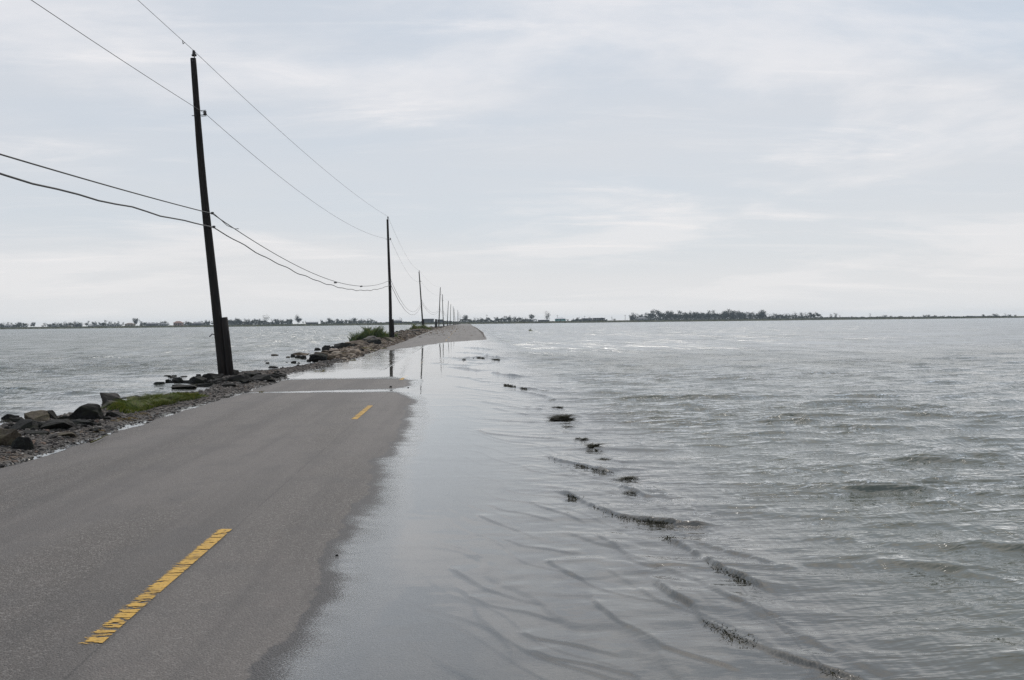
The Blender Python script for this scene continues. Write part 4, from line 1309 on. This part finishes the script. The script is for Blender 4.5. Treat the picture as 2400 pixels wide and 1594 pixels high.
land = np_mesh('far_shore', V, grid_quads(len(off), len(xs)), M_LAND)
tag(land, 'low grassy far shore across the lagoon', kind='structure')


def land_z(x, y):
    d = y - float(shore_line(np.array([x]))[0])
    f = 1.0 - 0.35 * float(sstep(np.array([x]), 330, 420)[0])
    return float(np.interp(d, off, hz_)) * (f if d > 0 else 1)


# marsh grass fringe along the waterline
n = 16000
x = rgn.uniform(-520, 560, n)
dd = np.abs(rgn.normal(0, 7, n))
y = shore_line(x) + dd
z = np.interp(dd, off, hz_) * (1 - 0.35 * sstep(x, 330, 420)) - 0.1
M_MARSH = blade_mat('marsh_reed', (0.045, 0.055, 0.018), (0.095, 0.095, 0.036), (0.17, 0.15, 0.075))
o = blades('marsh_grass_fringe', np.stack([x, y, z], -1), rgn.uniform(0.35, 0.9, n), 0.8, 0.7, M_MARSH, seed=61)
tag(o, 'olive marsh grass fringe along the far waterline', 'grass', kind='stuff')


def leaf_mat(name, a, b_):
    m, t, b, out = principled(name, 0.75, 0.2)
    rnd = t.n('ShaderNodeAttribute', {'attribute_name': 'rnd'}).outputs['Fac']
    oi = t.n('ShaderNodeObjectInfo').outputs['Random']
    col = t.mix(t.ss(rnd, 0.0, 1.0), a, b_)
    col = t.mix(t.math('MULTIPLY', oi, 0.35), col, tuple(c * 0.5 for c in a))
    t.link(col, b.inputs['Base Color'])
    return m


M_LEAF = leaf_mat('dark_foliage', (0.014, 0.020, 0.009), (0.038, 0.047, 0.021))
M_BARK = simple('grey_bark', (0.045, 0.04, 0.035), (0.09, 0.08, 0.07), 4.0)


def tree_meshes(seed, leafy, slim=1.0):
    """unit tree, 1 m tall: trunk with limbs and a crown of leaf clumps"""
    rg = random.Random(seed)
    vv, ff = [], []

    def limb(a, b2, r0, r1, seg=5):
        a, b2 = Vector(a), Vector(b2)
        d = (b2 - a).normalized()
        s = d.cross(Vector((0.3, 0.9, 0.2))).normalized(); q = d.cross(s)
        k0 = len(vv)
        for c, r in ((a, r0), (b2, r1)):
            for k in range(seg):
                t_ = k * 6.2832 / seg
                vv.append(c + (s * math.cos(t_) + q * math.sin(t_)) * r)
        for k in range(seg):
            ff.append((k0 + k, k0 + (k + 1) % seg, k0 + seg + (k + 1) % seg, k0 + seg + k))

    fork = rg.uniform(0.14, 0.34)
    lean = Vector((rg.uniform(-.10, .10), rg.uniform(-.08, .08), 0))
    limb((0, 0, -0.05), lean * 0.5 + Vector((0, 0, fork)), 0.028, 0.022)
    tips = []
    for i in range(rg.randint(5, 8)):
        a = rg.uniform(0, 6.28)
        r = rg.uniform(0.16, 0.40) * slim
        hgt = rg.uniform(0.42, 0.98)
        p0 = lean * 0.5 + Vector((0, 0, fork * rg.uniform(0.6, 1.0)))
        p1 = Vector((math.cos(a) * r * 0.55, math.sin(a) * r * 0.55, fork + (hgt - fork) * 0.55)) + lean
        p2 = Vector((math.cos(a) * r, math.sin(a) * r, hgt)) + lean
        limb(p0, p1, 0.016, 0.010, 4); limb(p1, p2, 0.010, 0.004, 4)
        tips += [p1, p2, (p1 + p2) / 2, p0.lerp(p1, 0.6)]
        for _ in range(2):
            q = p1.lerp(p2, rg.random()) + Vector((rg.uniform(-.12, .12), rg.uniform(-.12, .12), rg.uniform(0, .12)))
            limb(p1.lerp(p2, 0.3), q, 0.006, 0.003, 3)
            tips.append(q)
    me1 = bpy.data.meshes.new('trunk'); me1.from_pydata([tuple(v) for v in vv], [], ff); me1.materials.append(M_BARK)
    lv, lf, lr = [], [], []
    n_cl = int(leafy)
    for i in range(n_cl):
        c = rg.choice(tips)
        sp = 0.095
        c = c + Vector((rg.gauss(0, sp), rg.gauss(0, sp), rg.gauss(0, sp * 0.7)))
        s = rg.uniform(0.018, 0.042)
        nrm = Vector((rg.gauss(0, 1), rg.gauss(0, 1), rg.gauss(0, 1))).normalized()
        a = nrm.orthogonal().normalized(); b2 = nrm.cross(a)
        k0 = len(lv)
        for u_, v_ in ((-1, -.6), (0.2, -1), (1, .3), (-.1, 1)):
            lv.append(c + a * u_ * s + b2 * v_ * s)
        lf.append((k0, k0 + 1, k0 + 2, k0 + 3)); lr += [rg.random()] * 4
    me2 = bpy.data.meshes.new('crown'); me2.from_pydata([tuple(v) for v in lv], [], lf); me2.materials.append(M_LEAF)
    at = me2.attributes.new('rnd', 'FLOAT', 'POINT'); at.data.foreach_set('value', lr)
    return me1, me2


TREES = {'full': [tree_meshes(100 + i, 900) for i in range(5)], 'thin': [tree_meshes(200 + i, 260) for i in range(4)], 'bare': [tree_meshes(300 + i, 26) for i in range(3)],
         'bush': [tree_meshes(400 + i, 700, 1.5) for i in range(3)]}
rgt = random.Random(77)


def tree(px, hpx, kind, label, group=None, extra=0.0, wide=None):
    Y = SH + 22 + extra + rgt.uniform(0, 18)
    x = PY(px, 755, Y).x
    z = land_z(x, Y)
    hm = 1.15 * hpx * Y / FPX
    m1, m2 = rgt.choice(TREES[kind])
    root = empty('shore_bush' if kind == 'bush' else 'shore_tree', (x, Y, z), (0, 0, rgt.uniform(0, 6.28)))
    wd = wide or {'full': 1.0, 'thin': 0.95, 'bare': 0.85, 'bush': 1.5}[kind]
    root.scale = (hm * wd, hm * wd, hm)
    tag(root, label, 'bush' if kind == 'bush' else 'tree', group)
    for nm, me in (('trunk', m1), ('crown', m2)):
        c = bpy.data.objects.new(nm, me)
        COL.objects.link(c)
        c.parent = root


def grove(x0, x1, h, step, kinds, label, group):
    x, xs_ = x0, []
    while x <= x1:
        xs_.append(x + rgt.uniform(-1.5, 1.5))
        x += step * rgt.uniform(0.75, 1.3)
    for i, xq in enumerate(sorted(xs_)):
        tree(xq, h * rgt.uniform(0.72, 1.08), rgt.choice(kinds), label + ', ' + ORDW[i] + ' from left', group, rgt.uniform(0, 25))


FT, TT, MX, BT = ['full'], ['thin', 'full'], ['full', 'full', 'thin'], ['bare', 'thin', 'thin', 'full']
GL = [
    (2, 82, 10, 7, MX, 'dark scrubby tree of the far left shore grove', 'far left shore grove'),
    (108, 128, 9, 7, TT, 'small tree of the clump right of the far left grove', 'small left shore clump'),
    (134, 206, 11, 7, MX, 'dark tree left of the long white shed', 'grove left of the long white shed'),
    (222, 262, 11.5, 7, MX, 'dark tree directly behind the long white shed', 'grove behind the long white shed'),
    (270, 292, 9, 9, TT, 'low tree left of the brown roofed house', 'trees by the brown roofed house'),
    (340, 400, 9, 8, MX, 'dark tree left of the pink house', 'trees left of the pink house'),
    (440, 500, 10, 8, MX, 'dark tree left of the nearest utility pole', 'trees right of the pink house'),
    (530, 612, 13, 6.5, MX, 'dark tree right of the nearest utility pole', 'grove right of the nearest pole'),
    (638, 684, 11, 7, TT, 'dark tree left of the white roofed shed', 'grove left of the white roofed shed'),
    (712, 720, 8, 6, TT, 'small tree just left of the white roofed shed', 'grove left of the white roofed shed small'),
    (756, 800, 10.5, 7, BT, 'thin tree right of the white roofed shed', 'loose row right of the white roofed shed'),
    (803, 878, 11, 7, BT, 'half bare tree left of the second utility pole', 'row left of the second pole'),
    (1104, 1146, 9.5, 7, TT, 'small tree of the row right of the causeway end', 'row right of the causeway end'),
    (1162, 1200, 13, 6.5, FT, 'dark rounded tree of the clump right of the causeway', 'rounded clump right of the causeway'),
    (1203, 1236, 11, 7, BT, 'thin crowned tree left of the white stilt house', 'thin trees left of the white stilt house'),
    (1345, 1420, 8, 9, MX, 'dark tree crowded round the long dark stilt building', 'trees round the long dark building'),
    (1478, 1516, 14, 7, MX, 'dark tree at the left tip of the long grove', 'left tip of the long grove'),
    (1556, 1660, 17, 5.2, FT, 'dark tree in the left half of the long grove', 'left half of the long grove'),
    (1660, 1740, 17, 5.2, FT, 'dark tree in the middle of the long grove', 'middle of the long grove'),
    (1742, 1800, 14, 5.5, MX, 'dark tree in the right half of the long grove', 'right half of the long grove'),
    (1804, 1916, 13, 6.5, ['full', 'thin', 'bare', 'thin'], 'ragged half bare tree at the right end of the long grove', 'right end of the long grove'),
]
for a in GL:
    grove(*a)
for px, h, kd, lab in [
    (317, 16, 'full', 'tallest tree of the left shore, right of the brown roofed house'), (331, 12, 'thin', 'slim tree right beside the tallest tree of the left shore'),
    (623, 19, 'thin', 'tall ragged tree at the right end of the dense grove'), (698, 18, 'full', 'tall broad tree standing left of the white roofed shed'),
    (773, 13, 'full', 'dense tree standing out of the loose row'), (940, 13, 'bare', 'bare dead tree right of the dark house behind the second pole'),
    (1091, 15, 'full', 'dense round tree at the end of the causeway'), (1080, 8, 'thin', 'small thin tree at the causeway end'), (1246, 15, 'full', 'dark tree directly left of the white stilt house'),
    (1282, 20, 'thin', 'tall bare topped tree right of the white stilt house'), (1529, 21, 'full', 'broad tall tree at the left of the long grove'),
    (1544, 23, 'full', 'tallest tree of the long grove, near its left end'), (1484, 17, 'thin', 'leaning tree at the extreme left tip of the long grove'),
    (1787, 19, 'full', 'dense tall tree in the right half of the long grove'), (1704, 20, 'full', 'tall tree topping the middle of the long grove'),
    (1950, 10, 'thin', 'small tree standing right of the long grove'), (1958, 12, 'thin', 'round crowned tree standing alone right of the long grove'),
    (1968, 8, 'bare', 'little bare tree beside the lone round crowned tree'), (2040, 11, 'bare', 'dead bare trunk standing alone on the low right shore'),
    (2023, 5, 'bare', 'short dead stem left of the lone dead trunk'), (2356, 9, 'bare', 'bare dead tree near the right picture edge')]:
    tree(px, h, kd, lab)
for px, h, lab in [(2074, 6, 'blue grey bush right of the lone dead trunk'), (2088, 4, 'low round bush on the bare right shore'), (2112, 4, 'dark low bush in the middle of the bare right shore'),
                   (2140, 4, 'small bush left of the pair of pale bushes'), (2168, 6, 'left one of the pair of pale bushes'), (2178, 6, 'right one of the pair of pale bushes'),
                   (2192, 5, 'dark bush right of the pair of pale bushes'), (2212, 4, 'tiny bush on the long bare stretch of right shore'), (2308, 6, 'bush before the last dead tree'),
                   (2332, 7, 'broad bush left of the last dead tree'), (2366, 5, 'bush under the last dead tree'), (2380, 4, 'last bush at the right picture edge'),
                   (1925, 5, 'low bush at the right foot of the long grove'), (1999, 4, 'low bush between the lone tree and the dead trunk'), (880, 5, 'low bush left of the second pole'),
                   (745, 5, 'low bush right of the white roofed shed'), (1330, 4, 'low bush right of the teal house'), (100, 4, 'low bush in the gap right of the far left grove'), (1440, 4, 'low bush left of the long grove')]:
    tree(px, h, 'bush', lab)
# thick low scrub under the groves
n_sc = 0
pts_ = []
for x0, x1, h in [(0, 84, 6), (130, 208, 6), (222, 300, 5), (340, 400, 4.5), (440, 500, 5), (528, 690, 7), (755, 880, 5.5), (1080, 1250, 5.5), (1340, 1425, 3), (1478, 1520, 6), (1520, 1800, 9), (1800, 1918, 6), (1918, 2400, 1.8), (880, 1080, 2.5)]:
    m_ = int((x1 - x0) * 11 * max(1, h / 5))
    px = rgn.uniform(x0, x1, m_)
    Y = SH + 20 + rgn.uniform(0, 45, m_)
    X = (px - 1097) / FPX * Y
    Z = 1.2 - 0.35 * sstep(X, 330, 420) + rgn.uniform(0, 1, m_) ** 1.3 * h * (1.25 + 0.5 * vnoise(px * 0.11, px * 0, 95)) * Y / FPX
    pts_.append(np.stack([X, Y, Z], -1))
pts_ = np.concatenate(pts_)
n = len(pts_)
sz = rgn.uniform(0.22, 0.6, n)
nv = rgn.normal(0, 1, (n, 3)); nv /= np.linalg.norm(nv, axis=1, keepdims=True)
aa = np.cross(nv, [0.31, 0.2, 0.93]); aa /= np.linalg.norm(aa, axis=1, keepdims=True)
bb2 = np.cross(nv, aa)
V = np.stack([pts_ + aa * (u_ * sz)[:, None] + bb2 * (v_ * sz)[:, None] for u_, v_ in ((-1, -.6), (0.2, -1), (1, .3), (-.1, 1))], 1).reshape(-1, 3)
o = np_mesh('shore_scrub', V, np.arange(4 * n).reshape(-1, 4), M_LEAF, smooth=False, attrs={'rnd': np.repeat(rgn.uniform(0, 1, n), 4)})
tag(o, 'dark tangled undergrowth below the trees of the far shore', 'scrub', kind='stuff')


# ------------------------------------------------------------------ houses on the far shore
def paint_mat(name, c, d=0.85):
    return simple(name, tuple(v * d for v in c), c, 0.8, 0.8)


HM = {k: paint_mat(k, c) for k, c in {
    'white_siding': (0.40, 0.40, 0.39), 'white_roof': (0.60, 0.60, 0.60), 'grey_roof': (0.20, 0.20, 0.21), 'dark_wall': (0.07, 0.07, 0.075), 'brown_roof': (0.20, 0.15, 0.115),
    'pink_wall': (0.36, 0.24, 0.19), 'pink_roof': (0.30, 0.17, 0.13), 'teal_wall': (0.10, 0.30, 0.28), 'grey_wall': (0.30, 0.31, 0.32), 'dark_glass': (0.03, 0.035, 0.04),
    'tan_wall': (0.36, 0.31, 0.24), 'piling_wood': (0.08, 0.07, 0.06)}.items()}


def cuboid(name, x0, x1, y0, y1, z0, z1, mat, parent):
    v = [(x0, y0, z0), (x1, y0, z0), (x1, y1, z0), (x0, y1, z0), (x0, y0, z1), (x1, y0, z1), (x1, y1, z1), (x0, y1, z1)]
    return mesh(name, v, [(0, 3, 2, 1), (4, 5, 6, 7), (0, 1, 5, 4), (1, 2, 6, 5), (2, 3, 7, 6), (3, 0, 4, 7)], mat, parent)


def house(px, wpx, hpx, wall, roof, label, lift=0.0, flat=False, extra=0.0, hip=True, wins=3):
    Y = SH + 12 + extra
    x = PY(px, 755, Y).x
    k = Y / FPX
    W, Hh = wpx * k, hpx * k
    root = empty('shore_house', (x, Y, land_z(x, Y) - 0.05))
    tag(root, label, 'house', 'buildings on the far shore')
    D = max(5.0, W * 0.7)
    rh = Hh * (0.14 if flat else 0.36)
    wt = max(Hh - rh, lift + 0.8)
    cuboid('wall', -W / 2, W / 2, 0, D, lift, wt, HM[wall], root)
    e_ = 0.35
    if flat:
        cuboid('roof', -W / 2 - e_, W / 2 + e_, -e_, D + e_, wt + 0.003, wt + rh, HM[roof], root)
    else:
        i_ = min(W * 0.28, D * 0.4) if hip else 0.0
        zt, zr = wt + 0.003, wt + rh
        v = [(-W / 2 - e_, -e_, zt), (W / 2 + e_, -e_, zt), (W / 2 + e_, D + e_, zt), (-W / 2 - e_, D + e_, zt), (-W / 2 + i_, D / 2, zr), (W / 2 - i_, D / 2, zr)]
        mesh('roof', v, [(0, 1, 5, 4), (1, 2, 5), (2, 3, 4, 5), (3, 0, 4), (3, 2, 1, 0)], HM[roof], root)
    hw = wt - lift
    for j in range(wins):
        cx = -W / 2 + W * (j + 0.5) / wins
        if j == wins // 2 and wins > 2:
            cuboid('door', cx - 0.45, cx + 0.45, -0.05, 0.0 - 0.003, lift + 0.05, lift + min(2.0, hw * 0.8), HM['dark_glass'], root)
        else:
            cuboid('window', cx - 0.5, cx + 0.5, -0.05, -0.003, lift + hw * 0.35, lift + hw * 0.75, HM['dark_glass'], root)
    if lift > 0.4:
        for sx_ in np.linspace(-W / 2 + 0.3, W / 2 - 0.3, max(3, int(W / 3.0))):
            for sy_ in (0.4, D - 0.4):
                cuboid('piling', sx_ - 0.15, sx_ + 0.15, sy_ - 0.15, sy_ + 0.15, -0.3, lift - 0.003, HM['piling_wood'], root)
    return root


house(17, 14, 7, 'grey_wall', 'grey_roof', 'grey house half hidden in the far left grove', extra=6)
house(129, 9, 4, 'white_siding', 'white_roof', 'small white shed left of the dark grove', flat=True)
house(154, 10, 4, 'tan_wall', 'white_roof', 'little pale shed in front of the dark grove', flat=True)
house(211, 8, 5, 'white_siding', 'white_roof', 'small white cottage right of the dark grove', hip=False)
house(225, 14, 4, 'white_siding', 'white_roof', 'low white trailer right of the small white cottage', flat=True)
house(265, 27, 4.6, 'white_siding', 'white_roof', 'long white shed with flat roof on the left shore', flat=True, wins=5)
house(302, 19, 8, 'tan_wall', 'brown_roof', 'brown roofed house left of the tallest shore tree')
house(353, 22, 7.5, 'dark_wall', 'grey_roof', 'dark house right of the tallest shore tree', hip=False)
house(381, 16, 7, 'grey_wall', 'grey_roof', 'grey house among trees left of the pink house')
house(416, 19, 11, 'pink_wall', 'pink_roof', 'tall pink house with reddish roof on the left shore', wins=4)
house(461, 24, 8, 'dark_wall', 'grey_roof', 'dark house with grey roof left of the nearest pole')
house(730, 26, 7, 'dark_wall', 'white_roof', 'dark shed with bright white roof midway to the second pole', hip=False)
house(931, 21, 8.5, 'dark_wall', 'grey_roof', 'dark gabled house right of the second pole')
house(974, 16, 5, 'dark_wall', 'grey_roof', 'low dark house left of the third pole', flat=True)
house(1004, 25, 10, 'dark_wall', 'grey_roof', 'two storey dark house right of the third pole', flat=True)
house(1032, 14, 8, 'dark_wall', 'grey_roof', 'dark house behind the fourth pole', flat=True, extra=8)
house(1252, 13, 6.5, 'white_siding', 'white_roof', 'small white house raised on stilts near the water', lift=1.2)
house(1275, 26, 4.5, 'dark_wall', 'grey_roof', 'low dark building right of the white stilt house', flat=True, wins=4)
house(1314, 24, 10, 'teal_wall', 'white_roof', 'teal house with large white hipped roof', lift=0.5)
house(1377, 22, 7, 'dark_wall', 'grey_roof', 'left half of the long dark building on stilts', lift=1.2, flat=True, wins=4)
house(1405, 26, 7.5, 'dark_wall', 'dark_wall', 'right half of the long dark building on stilts', lift=1.3, flat=True, wins=4)
house(1506, 24, 8, 'grey_wall', 'grey_roof', 'grey house behind the left tip of the long grove', extra=5, lift=0.8)
# little jetty house at the water on the left
house(178, 6, 5, 'dark_wall', 'dark_wall', 'tiny dark boathouse at the water left of the white cottage', flat=True, extra=-10, wins=0)


def mast(px, ty, label):
    Y = SH + 40
    p = PY(px, ty, Y)
    z0 = land_z(p.x, Y)
    root = empty('shore_pole', (p.x, Y, z0))
    tag(root, label, 'pole', 'thin poles on the far shore')
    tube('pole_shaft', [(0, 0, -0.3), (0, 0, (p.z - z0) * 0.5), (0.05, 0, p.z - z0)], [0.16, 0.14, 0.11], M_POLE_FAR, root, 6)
    cuboid('crossarm', -0.9, 0.9, -0.28, -0.16, p.z - z0 - 0.8, p.z - z0 - 0.65, M_POLE_FAR, root)


for px, ty, lab in [(1141, 737, 'thin pole left of the rounded clump right of the causeway'), (1195, 738, 'thin pole at the right of the rounded clump'), (1370, 740, 'thin pole left of the long dark building'),
                    (1434, 742, 'thin pole right of the long dark building'), (1465, 738, 'thin pole left of the long grove'), (103, 757, 'thin pole in the gap right of the far left grove'),
                    (436, 752, 'thin pole just right of the pink house'), (1306, 738, 'thin pole beside the teal house')]:
    mast(px, ty, lab)

# a gull over the lagoon
q = PY(1387, 722, 420)
bird = empty('gull', q)
tag(bird, 'tiny grey gull gliding low over the right lagoon', 'bird')
lathe('body', [(0.01, -0.25), (0.06, -0.15), (0.075, 0.0), (0.05, 0.12), (0.045, 0.17), (0.01, 0.22)], HM['grey_wall'], bird, (0, 0, 0), 8, axis='X')
for s_ in (-1, 1):
    vv = [(0.07, 0, 0.02), (-0.08, 0, 0.02), (0.10, s_ * 0.3, 0.12), (-0.04, s_ * 0.3, 0.12), (-0.02, s_ * 0.62, 0.05), (-0.08, s_ * 0.62, 0.05)]
    top = [Vector(v) for v in vv]; bot = [v - Vector((0, 0, 0.012)) for v in top]
    mesh('wing', top + bot, [(0, 1, 3, 2), (2, 3, 5, 4), (7, 6, 8, 9), (9, 8, 10, 11), (0, 2, 8, 6), (2, 4, 10, 8), (1, 7, 9, 3), (3, 9, 11, 5), (4, 5, 11, 10)], HM['grey_wall'], bird)
bird.rotation_euler = (0, 0, R(80))

# ------------------------------------------------------------------ hazy air over the lagoon
HB = 2700
v = [(x, y, z) for z in (-2.6, 17.0) for (x, y) in ((-HB, -700), (HB, -700), (HB, 3300), (-HB, 3300))]
M_HAZE = bpy.data.materials.new('haze')
M_HAZE.use_nodes = True
t = NT(M_HAZE.node_tree)
pv = t.n('ShaderNodeVolumePrincipled')
pv.inputs['Color'].default_value = (0.74, 0.87, 1.0, 1)
pv.inputs['Density'].default_value = HAZE_D
pv.inputs['Anisotropy'].default_value = 0.2
t.n('ShaderNodeOutputMaterial', None, Volume=pv.outputs[0])
hz_o = mesh('haze', v, [(0, 3, 2, 1), (4, 5, 6, 7), (0, 1, 5, 4), (1, 2, 6, 5), (2, 3, 7, 6), (3, 0, 4, 7)], M_HAZE)
tag(hz_o, 'pale summer haze lying over the lagoon', kind='stuff')
